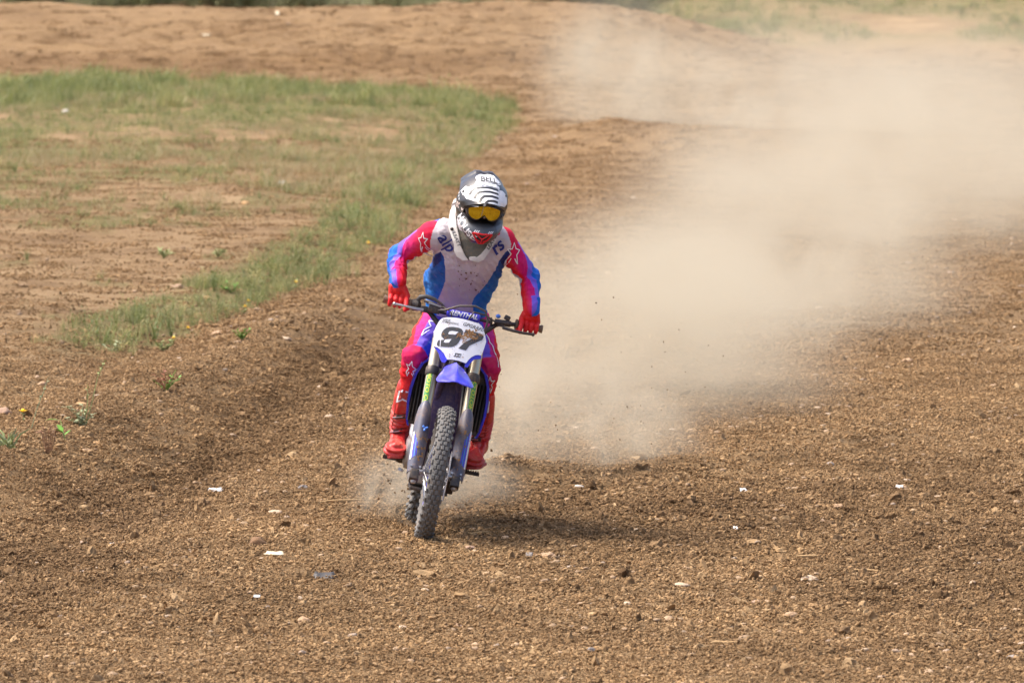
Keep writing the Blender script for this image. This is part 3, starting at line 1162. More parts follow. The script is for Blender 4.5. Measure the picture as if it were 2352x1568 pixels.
m_blue_rim = plain('blue_rim', s2l(34, 44, 150), 0.35, 0.6, dirt=0.4)
m_lblue_metal = plain('hub_metal', (0.3, 0.3, 0.32), 0.4, 0.8, dirt=0.5)
FA = (0, 0.0, 0.345)
RA = (0, 1.48, 0.338)
wheel(FA, 0.352, 0.094, 0.272, 0.062,
      [(0.0, 0.0, 0.017, 0.024, 0.0, 2), (-0.0215, -0.26, 0.019, 0.024, 0.0, 2), (0.0215, 0.26, 0.019, 0.024, 0.0, 2),
       (-0.039, -0.70, 0.014, 0.025, 1.0, 2), (0.039, 0.70, 0.014, 0.025, 1.0, 2), (-0.011, -0.12, 0.014, 0.021, 1.0, 2),
       (0.011, 0.12, 0.017, 0.024, 1.0, 2)], 84, 0.0055, 0.03)
wheel(RA, 0.340, 0.122, 0.248, -0.07,
      [(-0.016, -0.1, 0.024, 0.022, 0.0, 2), (0.016, 0.1, 0.024, 0.022, 0.0, 2), (-0.038, -0.45, 0.02, 0.024, 1.0, 2),
       (0.038, 0.45, 0.02, 0.024, 1.0, 2), (-0.052, -0.8, 0.014, 0.026, 0.0, 2), (0.052, 0.8, 0.014, 0.026, 0.0, 2)], 64, 0.017, 0.045)

# -------- fork
RAKE = R(25.5)
rs0 = random.Random(77)
AX = Vector((0, math.sin(RAKE), math.cos(RAKE)))      # fork axis, upwards
FN = Vector((0, -math.cos(RAKE), math.sin(RAKE)))     # faces forward
F0 = Vector((0, 0.028, 0.345))
FX = 0.106


def fk(x, t, f=0.0):
    """point beside the fork leg axis: x across, t up the leg, f forward of it"""
    return F0 + AX * t + FN * f + Vector((x, 0, 0))


for s in (-1, 1):
    leg = MB().tube([fk(s * FX, 0.27), fk(s * FX, 0.40), fk(s * FX, 0.44), fk(s * FX, 0.78)], [0.0275, 0.0275, 0.029, 0.0285], 24).build('fork_tube', m_fork, bike)
    MB().tube([fk(s * FX, -0.03), fk(s * FX, 0.30)], [0.0235, 0.0235], 18).build('slider', m_alu, leg)
    MB().tube([fk(s * FX, 0.775), fk(s * FX, 0.80)], [0.025, 0.02], 18).build('cap', m_lblue, leg)
    # sticker band on the tube
    tb = bvh_of(leg.data)
    cx = fk(s * FX, 0.455)
    vn = Vector((-0.45 * 1 if s < 0 else 0.50, 0, 0)) + FN
    vn.normalize()
    su = AX * (-1 if s < 0 else 1)
    sw = vn.cross(su) * -1 if s < 0 else vn.cross(su)
    sw = vn.cross(su)
    print_poly('sticker', [[(-0.10, -0.0135), (0.12, -0.0135), (0.12, 0.0135), (-0.10, 0.0135)]], cx, su, sw, vn, tb, m_green, leg, 0.0012)
    print_text('lettering', 'MOTO CO', 0.027, cx + su * 0.005, su, sw, vn, tb, m_yellow, leg, shear=0.2, bold=0.03, off=0.0024, wide=1.45)
    # lower guard: curved plastic shell over the slider
    g = MB()
    rings = []
    for t, wd, fw, bk in ((-0.02, 0.034, 0.034, -0.012), (0.03, 0.039, 0.040, -0.02), (0.12, 0.0415, 0.044, -0.03), (0.24, 0.0415, 0.046, -0.035),
                          (0.31, 0.039, 0.046, -0.03), (0.345, 0.034, 0.043, -0.02), (0.368, 0.024, 0.037, 0.0), (0.378, 0.012, 0.032, 0.02)):
        prof = []
        m = 12
        for k in range(m + 1):
            a = math.pi * k / m
            prof.append((math.cos(a) * wd, bk + (fw - bk) * math.sin(a) ** 0.75))
        inn = [(a * 0.88, b - 0.005) for a, b in reversed(prof)]
        rings.append([fk(s * (FX + 0.004) + a, t, b) for a, b in prof + inn])
    gd = g.loft(rings).build('fork_guard', m_guard, leg)
    gb = bvh_of(gd.data)
    o = s
    for k, (mm, c0, wdt) in enumerate(((m_wprint, 0.034, 0.008), (m_blue, 0.027, 0.008), (m_lblue, 0.0185, 0.006), (m_blue, 0.0105, 0.005))):
        hi = (0.20 if s < 0 else 0.26) - k * 0.02
        print_poly('stripe', [[(o * (c0 - wdt / 2), 0.045 + k * 0.006), (o * (c0 + wdt / 2), 0.045 + k * 0.006), (o * (c0 + wdt / 2 + 0.003), hi), (o * (c0 - wdt / 2 + 0.004), hi)]],
                   fk(s * FX, 0.0), (1, 0, 0), AX, FN, gb, mm, gd, 0.0014)
    for k in range(26):
        mx_, mt_ = rs0.gauss(0.012 if s < 0 else -0.005, 0.014), rs0.uniform(0.02, 0.30 if s > 0 else 0.20)
        print_poly('mud_splash', [splat(rs0, rs0.choice([0.0015, 0.002, 0.003, 0.004, 0.007]), 11)], fk(s * FX + mx_, mt_), (1, 0, 0), AX, FN, gb, m_mud, gd, 0.002 + 0.0002 * k)
    for sx in (-0.024, 0.022):
        MB().cyl(fk(s * FX + sx, 0.005, 0.031), fk(s * FX + sx, 0.005, 0.041), 0.0055, n=12).build('bolt', m_alu, gd)
    # axle lug
    MB().box(fk(s * FX, -0.035, 0.012), (0.048, 0.062, 0.058), Matrix.Rotation(-RAKE, 3, 'X'), 0.9).build('axle_lug', m_dark, leg, bevel=0.006)
    MB().tube([fk(s * FX, -0.062, 0.004), fk(s * FX, -0.075, 0.004)], [0.018, 0.012], 12).build('bolt', m_alu, leg)
    # lower clamp collar
    MB().tube([fk(s * FX, 0.532), fk(s * FX, 0.540), fk(s * FX, 0.572), fk(s * FX, 0.580)], [0.033, 0.0365, 0.0365, 0.033], 24).build('clamp', m_dark, leg)
MB().box(F0 + AX * 0.556 + FN * -0.005, (0.19, 0.05, 0.04), Matrix.Rotation(-RAKE, 3, 'X')).build('fork_bridge', m_dark, bike, bevel=0.006)
MB().box(F0 + AX * 0.755 + FN * -0.01, (0.27, 0.06, 0.028), Matrix.Rotation(-RAKE, 3, 'X')).build('fork_bridge', m_dark, bike, bevel=0.006)
MB().cyl(F0 + AX * 0.53 - FN * 0.03, F0 + AX * 0.77 - FN * 0.03, 0.03).build('steering_stem', m_dark, bike)
MB().cyl((-0.13, 0, 0.345), (0.13, 0, 0.345), 0.011).build('axle', m_alu, bike)
# front brake caliper, bike's left
MB().box((0.083, 0.10, 0.31), (0.05, 0.07, 0.10), Matrix.Rotation(0.4, 3, 'X'), 0.8).build('brake_caliper', m_dark, bike, bevel=0.008)
MB().tube([(0.10, 0.10, 0.36), (0.085, 0.10, 0.48), (0.075, 0.16, 0.62), (0.06, 0.26, 0.86), (0.05, 0.31, 1.0)], 0.0045, 8).build('brake_hose', m_cable, bike)
# blue wing screw on the photo-left guard
for k in range(3):
    a = 2.1 * k + 0.4
    MB().capsule(fk(-FX + 0.012, 0.215, 0.052), fk(-FX + 0.012 + 0.012 * math.cos(a), 0.215 + 0.012 * math.sin(a), 0.055), 0.0045, 0.006, 8, 3).build('wing_screw', m_lblue, bike)

# -------- front fender
def fender_sheet(sections, thick=0.004):
    """sections: list of (y, z_mid, half width, droop, crease) across x"""
    rings = []
    for y, z, hw, droop, cr in sections:
        top = []
        for u in np.linspace(-1, 1, 17):
            x = u * hw
            zz = z - droop * abs(u) ** 2.2 + cr * math.exp(-(u / 0.16) ** 2) - cr * 0.8 * math.exp(-((abs(u) - 0.5) / 0.25) ** 2)
            top.append((x, y, zz))
        bot = [(x * 0.985, yy, zz - thick) for x, yy, zz in reversed(top)]
        rings.append([Vector(p) for p in top + bot])
    return MB().loft(rings)


ff = fender_sheet([(0.62, 0.785, 0.055, 0.03, 0.0), (0.45, 0.85, 0.06, 0.035, 0.002), (0.30, 0.895, 0.060, 0.035, 0.003), (0.20, 0.912, 0.054, 0.030, 0.004),
                   (0.10, 0.916, 0.054, 0.032, 0.006), (0.0, 0.913, 0.062, 0.038, 0.010), (-0.10, 0.906, 0.076, 0.046, 0.013), (-0.20, 0.892, 0.090, 0.052, 0.014),
                   (-0.27, 0.878, 0.097, 0.050, 0.012), (-0.315, 0.862, 0.090, 0.040, 0.008), (-0.345, 0.846, 0.064, 0.020, 0.004), (-0.358, 0.838, 0.03, 0.006, 0.0)])
ffo = ff.build('fender', m_blue, bike)
fb = bvh_of(ffo.data)
rs = random.Random(5)
for k in range(9):
    print_poly('mud_splash', [splat(rs, rs.uniform(0.003, 0.008))], (rs.uniform(-0.06, 0.06), rs.uniform(-0.28, 0.02), 0.9), (1, 0, 0), (0, 1, 0), (0, -0.1, 1), fb, m_mud, ffo, 0.0012)

# -------- number plate
PS = 0.0002147
pr = R(10.0)


def pc(x, y):
    u = (x - 838) * PS; v = -(y - 765) * PS
    return (u * math.cos(pr) - v * math.sin(pr), (u * math.sin(pr) + v * math.cos(pr)) / 0.95)


plate_out = [(205, 545), (262, 410), (325, 300), (372, 245), (430, 215), (560, 208), (700, 216), (900, 250), (1180, 320), (1290, 350), (1350, 395), (1395, 470), (1440, 620), (1465, 770),
             (1420, 920), (1345, 1110), (1270, 1100), (1200, 1112), (1110, 1160), (1040, 1225), (985, 1300), (960, 1318), (800, 1265), (640, 1235), (520, 1235), (490, 1180), (440, 1080), (360, 990), (290, 935), (200, 900)]
PLR = R(22)
PO = Vector((0.004, 0.228, 1.035))
PU = Vector((1, 0, 0))
PW = Vector((0, math.sin(PLR), math.cos(PLR)))
PNn = Vector((0, -math.cos(PLR), math.sin(PLR)))


def plate_pt(u, v, f=0.0):
    bow = -0.9 * u * u          # the plate wraps back at the sides
    return PO + PU * u + PW * v + PNn * (bow + f)


def plate_slab(poly, f0, f1):
    pts = [pc(*p) for p in poly]
    bm = bmesh.new()
    vs = [bm.verts.new((a, b, 0)) for a, b in pts]
    bm.faces.new(vs)
    bmesh.ops.triangulate(bm, faces=bm.faces)
    for _ in range(3):
        es = [e for e in bm.edges if e.calc_length() > 0.03]
        bmesh.ops.subdivide_edges(bm, edges=es, cuts=1)
        bmesh.ops.triangulate(bm, faces=bm.faces)
    ext = bmesh.ops.extrude_face_region(bm, geom=list(bm.faces))
    new = {v for v in ext['geom'] if isinstance(v, bmesh.types.BMVert)}
    for v in bm.verts:
        v.co = plate_pt(v.co.x, v.co.y, f1 if v in new else f0)
    bmesh.ops.recalc_face_normals(bm, faces=bm.faces)
    me_ = bpy.data.meshes.new('slab')
    bm.to_mesh(me_); bm.free()
    return me_


plate = link('number_plate', plate_slab(plate_out, -0.004, 0.0), m_white, bike)
pb = bvh_of(plate.data)


def pl_poly(name, polys, mat, off):
    return print_poly(name, [[pc(*q) for q in p] for p in polys], PO, PU, PW, PNn, pb, mat, plate, off, 0.02)


wl = [(200, 896), (290, 932), (362, 988), (442, 1078), (492, 1178), (522, 1240), (470, 1300), (400, 1290), (355, 1200), (330, 1090), (270, 985)]
wr = [(1345, 1106), (1270, 1096), (1200, 1108), (1110, 1156), (1040, 1221), (985, 1296), (950, 1330), (945, 1400), (1015, 1410), (1075, 1310), (1170, 1210), (1342, 1175)]
for wgs in (wl, wr):
    link('plate_wing', plate_slab(wgs, -0.012, -0.0045), m_blue, plate)
nine = [(378, 640), (395, 575), (430, 520), (500, 465), (580, 446), (660, 446), (800, 470), (870, 505), (902, 555), (895, 610), (830, 760), (790, 830), (740, 885), (680, 920),
        (610, 936), (500, 935), (300, 906), (275, 870), (285, 820), (312, 762), (440, 755), (452, 740), (400, 690)]
pl_poly('number', [nine], m_print, 0.0015)
seven = [(925, 600), (965, 508), (1290, 585), (1345, 610), (1405, 655), (1365, 735), (1055, 895), (965, 1015), (785, 968), (945, 815), (1190, 690), (1170, 662)]
pl_poly('number', [seven], m_print, 0.0015)
pl_poly('number_gap', [[(575, 560), (640, 548), (790, 572), (715, 642), (560, 628), (545, 605)], [(485, 750), (625, 745), (565, 833), (470, 832), (440, 812), (455, 775)],
                       [(355, 755), (375, 757), (362, 920), (345, 918)]], m_white, 0.003)
tu = Vector((math.cos(R(-1)), 0, math.sin(R(-1))))
def pl_text(txt, at, size, mat=m_print, rot=-2.0, **kw):
    a = pc(*at)
    o = PO + PU * a[0] + PW * a[1]
    c, s_ = math.cos(R(rot)), math.sin(R(rot))
    return print_text('lettering', txt, size, o, PU * c + PW * s_, PW * c - PU * s_, PNn, pb, mat, plate, off=0.0015, **kw)
pl_text('LIANE', (505, 272), 0.0145, shear=0.3, bold=0.012)
pl_text('JOMAHONY', (590, 345), 0.0155, shear=0.3, bold=0.012)
pl_text('GPGRAFIX', (1165, 445), 0.026, rot=-6, shear=0.3, bold=0.012)
pl_poly('emblem', [[(715, 1080), (870, 1105), (850, 1125), (735, 1105), (715, 1150), (820, 1165), (865, 1105), (825, 1185), (660, 1160), (700, 1145)], [(740, 1110), (765, 1145), (830, 1110), (775, 1165)]], m_print, 0.0015)
rs = random.Random(3)
for (x, y, r_, n) in ((1080, 640, 0.028, 8), (1180, 690, 0.018, 4), (960, 610, 0.014, 3), (870, 700, 0.016, 5), (920, 780, 0.015, 4), (800, 650, 0.012, 3), (445, 620, 0.010, 3), (500, 700, 0.011, 3),
                      (1340, 620, 0.013, 4), (580, 385, 0.008, 2), (570, 1160, 0.009, 2), (885, 1190, 0.008, 2), (740, 1165, 0.009, 2), (1305, 405, 0.006, 1), (890, 320, 0.005, 1), (1390, 745, 0.006, 1)):
    for k in range(n * 5):
        dx, dy = rs.gauss(0, 1) * r_ / PS * 0.6, rs.gauss(0, 1) * r_ / PS * 0.45
        pl_poly('mud_splash', [[(x + dx + a / PS, y + dy + b / PS) for a, b in splat(rs, r_ * rs.uniform(0.08, 0.30), 11)]], m_mud, 0.0035 + 0.0001 * k)
for k in range(46):
    x, y = rs.uniform(300, 1400), rs.uniform(300, 1150)
    pl_poly('mud_splash', [[(x + a / PS, y + b / PS) for a, b in splat(rs, rs.uniform(0.0010, 0.0026), 7)]], m_mud, 0.0042)

# -------- handlebar
BY, BZ = 0.40, 1.165
bar_i0 = len(bpy.data.objects)
bar = MB().tube([(-0.405, BY + 0.045, BZ + 0.0), (-0.30, BY + 0.028, BZ), (-0.215, BY + 0.012, BZ - 0.008), (-0.175, BY, BZ - 0.022), (-0.12, BY - 0.02, BZ - 0.072), (-0.085, BY - 0.03, BZ - 0.092),
                 (0, BY - 0.032, BZ - 0.095), (0.085, BY - 0.03, BZ - 0.092), (0.12, BY - 0.02, BZ - 0.072), (0.175, BY, BZ - 0.022), (0.215, BY + 0.012, BZ - 0.008), (0.30, BY + 0.028, BZ), (0.405, BY + 0.045, BZ)],
                [0.0112] * 3 + [0.0125, 0.014, 0.0145, 0.0145, 0.0145, 0.014, 0.0125] + [0.0112] * 3, 16).build('handlebar', m_dark, bike)
MB().cyl((-0.15, BY - 0.012, BZ - 0.012), (0.15, BY - 0.012, BZ - 0.012), 0.0085).build('crossbar', m_dark, bar)
pad = MB().tube([(-0.088, BY - 0.02, BZ - 0.008), (-0.081, BY - 0.02, BZ - 0.008), (0.081, BY - 0.02, BZ - 0.008), (0.088, BY - 0.02, BZ - 0.008)], [0.015, 0.0225, 0.0225, 0.015], 20).build('bar_pad', m_blue, bar)
pdb = bvh_of(pad.data)
print_text('lettering', 'RENTHAL', 0.034, (0.0, BY - 0.05, BZ + 0.0), (1, 0, 0), (0, 0.3, 0.95), (0, -0.95, 0.3), pdb, m_wprint, pad, shear=0.3, bold=0.03, wide=0.98)
for s in (-1, 1):
    MB().tube([(s * 0.275, BY + 0.0245, BZ), (s * 0.282, BY + 0.0255, BZ), (s * 0.29, BY + 0.027, BZ), (s * 0.40, BY + 0.044, BZ), (s * 0.408, BY + 0.046, BZ), (s * 0.418, BY + 0.047, BZ)],
              [0.027, 0.027, 0.0165, 0.0165, 0.021, 0.021], 18).build('grip', m_grip, bar)
# throttle housing and brake master cylinder (photo left)
MB().tube([(-0.272, BY + 0.024, BZ), (-0.262, BY + 0.022, BZ), (-0.235, BY + 0.016, BZ), (-0.228, BY + 0.014, BZ)], [0.026, 0.031, 0.029, 0.02], 16).build('throttle_housing', m_black, bar)
MB().tube([(-0.245, BY + 0.012, BZ + 0.026), (-0.235, BY + 0.002, BZ + 0.045), (-0.205, BY - 0.004, BZ + 0.054), (-0.16, BY - 0.005, BZ + 0.048), (-0.12, BY + 0.0, BZ + 0.03), (-0.06, BY + 0.03, BZ - 0.02), (-0.03, BY + 0.08, BZ - 0.1)],
          [0.012, 0.013, 0.012, 0.009, 0.006, 0.005, 0.005], 12).build('throttle_cable', m_cable, bar)
mc = MB().box((-0.155, BY - 0.030, BZ - 0.002), (0.062, 0.042, 0.038), Matrix.Rotation(0.12, 3, 'Y')).build('master_cylinder', m_dark, bar, bevel=0.005)
MB().box((-0.155, BY - 0.031, BZ + 0.0205), (0.066, 0.046, 0.007), Matrix.Rotation(0.12, 3, 'Y')).build('lid', m_silver, mc, bevel=0.002)
MB().tube([(-0.125, BY - 0.03, BZ - 0.012), (-0.20, BY - 0.026, BZ - 0.012), (-0.222, BY - 0.024, BZ - 0.012)], [0.012, 0.0125, 0.009], 12).build('cylinder_barrel', m_dark, mc)
MB().box((-0.205, BY - 0.02, BZ - 0.012), (0.036, 0.05, 0.034)).build('lever_perch', m_dark, bar, bevel=0.006)
lv = MB().tube([(-0.21, BY - 0.052, BZ - 0.016), (-0.26, BY - 0.072, BZ - 0.016), (-0.31, BY - 0.073, BZ - 0.014), (-0.355, BY - 0.066, BZ - 0.013)], [0.0075, 0.0065, 0.0055, 0.006], 10, flat=[0.004, 0.004, 0.004, 0.005]).sphere((-0.362, BY - 0.064, BZ - 0.013), 0.0095).build('lever', m_alu, bar)
# clutch side (photo right)
MB().box((0.20, BY - 0.012, BZ - 0.012), (0.036, 0.05, 0.03)).build('lever_perch', m_dark, bar, bevel=0.006)
MB().tube([(0.165, BY - 0.028, BZ - 0.006), (0.245, BY - 0.02, BZ - 0.004), (0.252, BY - 0.02, BZ - 0.004)], [0.015, 0.0165, 0.012], 14).build('clutch_adjuster', m_dark, bar)
MB().tube([(0.142, BY - 0.005, BZ - 0.012), (0.152, BY - 0.004, BZ - 0.010)], [0.023, 0.023], 18).build('clamp_ring', m_black, bar)
MB().sphere((0.178, BY - 0.015, BZ + 0.024), (0.013, 0.013, 0.011)).build('adjuster_wheel', m_lblue, bar)
MB().box((0.226, BY - 0.012, BZ + 0.024), (0.032, 0.028, 0.026), Matrix.Rotation(0.3, 3, 'Y')).build('hot_start_lever', m_dark, bar, bevel=0.006)
MB().tube([(0.21, BY - 0.052, BZ - 0.028), (0.265, BY - 0.073, BZ - 0.034), (0.32, BY - 0.075, BZ - 0.036), (0.365, BY - 0.067, BZ - 0.034)], [0.0085, 0.008, 0.007, 0.007], 10, flat=[0.005] * 4).sphere((0.37, BY - 0.066, BZ - 0.034), 0.010).build('lever', m_dark, bar)
# cables looping over the plate
MB().tube([(-0.175, BY - 0.03, BZ - 0.014), (-0.10, BY - 0.06, BZ + 0.004), (-0.03, BY - 0.085, BZ + 0.040), (0.05, BY - 0.095, BZ + 0.054), (0.105, BY - 0.09, BZ + 0.038), (0.128, BY - 0.085, BZ - 0.005), (0.12, BY - 0.08, BZ - 0.08), (0.075, BY - 0.03, BZ - 0.2)],
          0.0058, 10).build('brake_hose', m_cable, bar)
MB().tube([(0.17, BY - 0.03, BZ - 0.008), (0.11, BY - 0.05, BZ + 0.018), (0.05, BY - 0.07, BZ + 0.022), (0.03, BY - 0.06, BZ - 0.02), (0.05, BY + 0.0, BZ - 0.15)], 0.0045, 8).build('clutch_cable', m_cable, bar)
MB().tube([(-0.17, BY - 0.03, BZ + 0.012), (-0.11, BY - 0.045, BZ + 0.018), (-0.065, BY - 0.075, BZ - 0.002), (-0.05, BY - 0.06, BZ - 0.07)], 0.003, 8).build('cable', m_cable, bar)

# -------- radiators, shrouds
for s in (-1, 1):
    rad_ = MB().prism([(s * 0.060, 0.555), (s * 0.180 + 0.008, 0.555), (s * 0.196 + 0.008, 0.68), (s * 0.190 + 0.008, 0.80), (s * 0.160 + 0.008, 0.88), (s * 0.125, 0.905), (s * 0.060, 0.905)], 0.485, 0.535, 'xz').build('radiator', m_black, bike, smooth=False)
    for k in range(7):
        x = 0.076 + k * 0.0175
        h1 = 0.87 if k < 4 else 0.82
        MB().box((s * x + 0.006, 0.472, (0.575 + h1) / 2), (0.0035, 0.022, h1 - 0.575), Matrix.Rotation(s * 0.5, 3, 'Z')).build('louvre', m_black, rad_, smooth=False)
    MB().box((s * 0.126, 0.466, 0.852), (0.10, 0.006, 0.004)).build('louvre_bar', m_dark, rad_)
    lead = [(0.085, 0.43, 0.925), (0.125, 0.42, 0.918), (0.165, 0.425, 0.88), (0.190, 0.435, 0.82), (0.201, 0.445, 0.74), (0.202, 0.455, 0.66), (0.192, 0.475, 0.58), (0.180, 0.49, 0.545)]
    mid_ = [(0.085, 0.60, 0.935), (0.120, 0.60, 0.925), (0.150, 0.60, 0.88), (0.170, 0.60, 0.82), (0.180, 0.60, 0.75), (0.180, 0.59, 0.68), (0.172, 0.58, 0.62), (0.165, 0.57, 0.59)]
    tail = [(0.085, 0.86, 0.945), (0.105, 0.86, 0.93), (0.118, 0.86, 0.90), (0.125, 0.85, 0.86), (0.128, 0.83, 0.80), (0.130, 0.78, 0.75), (0.135, 0.72, 0.70), (0.14, 0.66, 0.66)]
    lead_in = [(x - 0.012, y + 0.003, z - 0.004) for x, y, z in lead]
    rings = []
    for k in range(len(lead)):
        o_ = [lead[k], mid_[k], tail[k]]
        i_ = [(x - 0.005, y, z - 0.002) for x, y, z in (tail[k], mid_[k])] + [lead_in[k]]
        rings.append([Vector((s * (x + 0.006) + 0.008, y, z)) for x, y, z in o_ + i_])
    shr = MB().loft(rings).build('shroud', m_blue, bike)
    # white graphic flash along the outer face
    q = [lead[2], lead[3], lead[4], lead[5]]
    strip = MB()
    rr = []
    for k in (2, 3, 4, 5):
        a = Vector(lead[k]); b_ = Vector(mid_[k])
        n_ = Vector((0.004, 0, 0))
        p0 = a.lerp(b_, 0.06) + n_; p1 = a.lerp(b_, 0.42) + n_
        rr.append([Vector((s * (p.x + 0.006) + 0.008, p.y, p.z)) for p in (p0, p1)])
    strip.loft(rr, cap=False, closed=False)
    strip.build('graphic', m_white, shr)

# -------- frame, engine, tank, seat, tail (mostly behind the fork)
fr = MB()
for s in (-1, 1):
    fr.tube([(s * 0.035, 0.37, 0.90), (s * 0.055, 0.42, 0.72), (s * 0.065, 0.50, 0.48), (s * 0.075, 0.60, 0.27), (s * 0.085, 0.80, 0.25), (s * 0.085, 0.93, 0.34), (s * 0.10, 0.95, 0.55), (s * 0.095, 0.88, 0.72), (s * 0.07, 0.55, 0.86), (s * 0.035, 0.38, 0.90)], 0.021, 10)
fr.build('frame', m_frame, bike)
MB().prism([(-0.068, 0.50), (0.068, 0.50), (0.06, 0.86), (-0.06, 0.86)], 0.405, 0.415, 'xz').build('head_panel', m_frame, bike, bevel=0.003)
MB().box((0, 0.72, 0.225), (0.20, 0.34, 0.02)).build('skid_plate', m_dark, bike, bevel=0.005)
en = MB().box((0, 0.76, 0.36), (0.24, 0.40, 0.22)).build('engine', m_silver, bike, bevel=0.03)
MB().tube([(0, 0.62, 0.44), (0, 0.55, 0.62), (0, 0.54, 0.70)], [0.075, 0.07, 0.06], 20).build('cylinder_head', m_dark, en)
MB().tube([(-0.11, 0.80, 0.40), (-0.145, 0.80, 0.40), (-0.155, 0.80, 0.40)], [0.095, 0.09, 0.06], 24).build('clutch_cover', m_silver, en)
MB().tube([(0.11, 0.72, 0.34), (0.14, 0.72, 0.34)], [0.075, 0.07], 24).build('ignition_cover', m_silver, en)
MB().tube([(-0.03, 0.50, 0.60), (-0.06, 0.46, 0.52), (-0.11, 0.50, 0.46), (-0.13, 0.62, 0.50), (-0.125, 0.80, 0.60), (-0.13, 1.0, 0.70)], [0.022, 0.024, 0.024, 0.024, 0.024, 0.026], 14).build('exhaust_pipe', m_alu, bike)
MB().tube([(-0.13, 1.0, 0.70), (-0.135, 1.05, 0.72), (-0.14, 1.42, 0.86), (-0.14, 1.46, 0.875)], [0.028, 0.052, 0.056, 0.04], 20).build('muffler', m_silver, bike)
rings = []
for y, z, hw, hh in ((0.42, 0.93, 0.05, 0.03), (0.52, 0.96, 0.10, 0.07), (0.66, 0.96, 0.105, 0.09), (0.84, 0.93, 0.08, 0.07), (0.90, 0.92, 0.06, 0.05)):
    rings.append([Vector((hw * math.copysign(abs(math.cos(a)) ** 0.7, math.cos(a)), y, z + hh * math.copysign(abs(math.sin(a)) ** 0.7, math.sin(a)))) for a in [2 * math.pi * k / 20 for k in range(20)]])
MB().loft(rings).build('tank', m_blue, bike)
rings = []
for y, z, hw, hh in ((0.70, 0.985, 0.05, 0.03), (0.80, 0.965, 0.07, 0.045), (1.0, 0.95, 0.082, 0.05), (1.2, 0.965, 0.085, 0.05), (1.42, 0.995, 0.075, 0.035), (1.5, 1.0, 0.05, 0.02)):
    rings.append([Vector((hw * math.copysign(abs(math.cos(a)) ** 0.6, math.cos(a)), y, z + hh * math.copysign(abs(math.sin(a)) ** 0.6, math.sin(a)))) for a in [2 * math.pi * k / 20 for k in range(20)]])
MB().loft(rings).build('seat', m_seat, bike)
fender_sheet([(1.25, 0.93, 0.09, 0.05, 0.0), (1.45, 0.965, 0.10, 0.05, 0.0), (1.62, 0.99, 0.10, 0.045, 0.004), (1.78, 1.02, 0.085, 0.035, 0.004), (1.86, 1.03, 0.05, 0.02, 0.0)]).build('fender', m_blue, bike)
for s in (-1, 1):
    MB().prism([(0.98, 0.70), (1.20, 0.64), (1.50, 0.82), (1.52, 0.93), (1.10, 0.90), (0.96, 0.84)], s * 0.105, s * 0.113, 'yz').build('side_panel', m_white, bike, bevel=0.003)
MB().tube([(0, 0.50, 0.92), (0, 1.0, 0.86), (0, 1.45, 0.93)], 0.016, 8).build('subframe', m_dark, bike)
sw = MB()
for s in (-1, 1):
    sw.tube([(s * 0.06, 0.95, 0.40), (s * 0.085, 1.12, 0.385), (s * 0.09, 1.50, 0.34)], [0.028, 0.03, 0.024], 10)
sw.cyl((-0.09, 1.10, 0.39), (0.09, 1.10, 0.39), 0.03)
sw.build('swingarm', m_silver, bike)
MB().tube([(0, 1.02, 0.46), (0, 0.96, 0.80)], [0.035, 0.03], 14).build('shock', m_dark, bike)
MB().lathe([(0.07, 0.078), (0.122, 0.078), (0.122, 0.083), (0.07, 0.083)], RA, n=48).build('sprocket', m_lblue_metal, bike)
ch = MB()
for k in range(2):
    z0, z1 = ((0.46, 0.46), (0.32, 0.22))[k]
    ch.tube([(0.08, 0.86, 0.38 + (0.04 if k == 0 else -0.04)), (0.08, 1.48, 0.338 + (0.12 if k == 0 else -0.12))], 0.007, 6)
ch.build('chain', m_dark, bike)
PEG = (0.345, 0.93)
for s in (-1, 1):
    pg = MB().tube([(s * 0.12, PEG[1], PEG[0]), (s * 0.165, PEG[1], PEG[0] - 0.002), (s * 0.185, PEG[1], PEG[0])], [0.017, 0.02, 0.016], 10).build('foot_peg', m_dark, bike)
    for yy in (-0.02, 0.02):
        poly = [(s * 0.18, PEG[0] - 0.012)]
        for k in range(6):
            x = 0.182 + k * 0.0125
            poly += [(s * x, PEG[0] + 0.004), (s * (x + 0.006), PEG[0] + 0.014)]
        poly += [(s * 0.258, PEG[0] + 0.002), (s * 0.258, PEG[0] - 0.012)]
        MB().prism(poly, PEG[1] + yy - 0.002, PEG[1] + yy + 0.002, 'xz').build('peg_teeth', m_dark, pg, smooth=False)
MB().tube([(0.145, 0.78, 0.32), (0.16, 0.70, 0.33), (0.165, 0.66, 0.335)], [0.008, 0.007, 0.010], 8).build('gear_lever', m_alu, bike)
MB().tube([(-0.145, 0.90, 0.29), (-0.165, 0.72, 0.30), (-0.165, 0.66, 0.305)], [0.008, 0.007, 0.010], 8).build('brake_pedal', m_alu, bike)
MB().cyl((-0.12, 1.48, 0.338), (0.12, 1.48, 0.338), 0.013).build('axle', m_alu, bike)
# ================================================================== RIDER
rider_base = (bw(-0.225, PEG[1], PEG[0] + 0.012) + bw(0.225, PEG[1], PEG[0] + 0.012)) / 2
rider = empty('person', rider_base, 'rider in red, blue and white gear standing on the motorcycle with helmet and goggles', 'person')
RB = Vector(rider_base)


def loc(v):
    return Vector(v) - RB


def rlink(name, me_, mat, parent=None, **kw):
    """mesh given in world coordinates, hung on the rider"""
    a = vcoords(me_) - np.array(RB)
    set_coords(me_, a)
    return link(name, me_, mat, parent or rider, **kw)


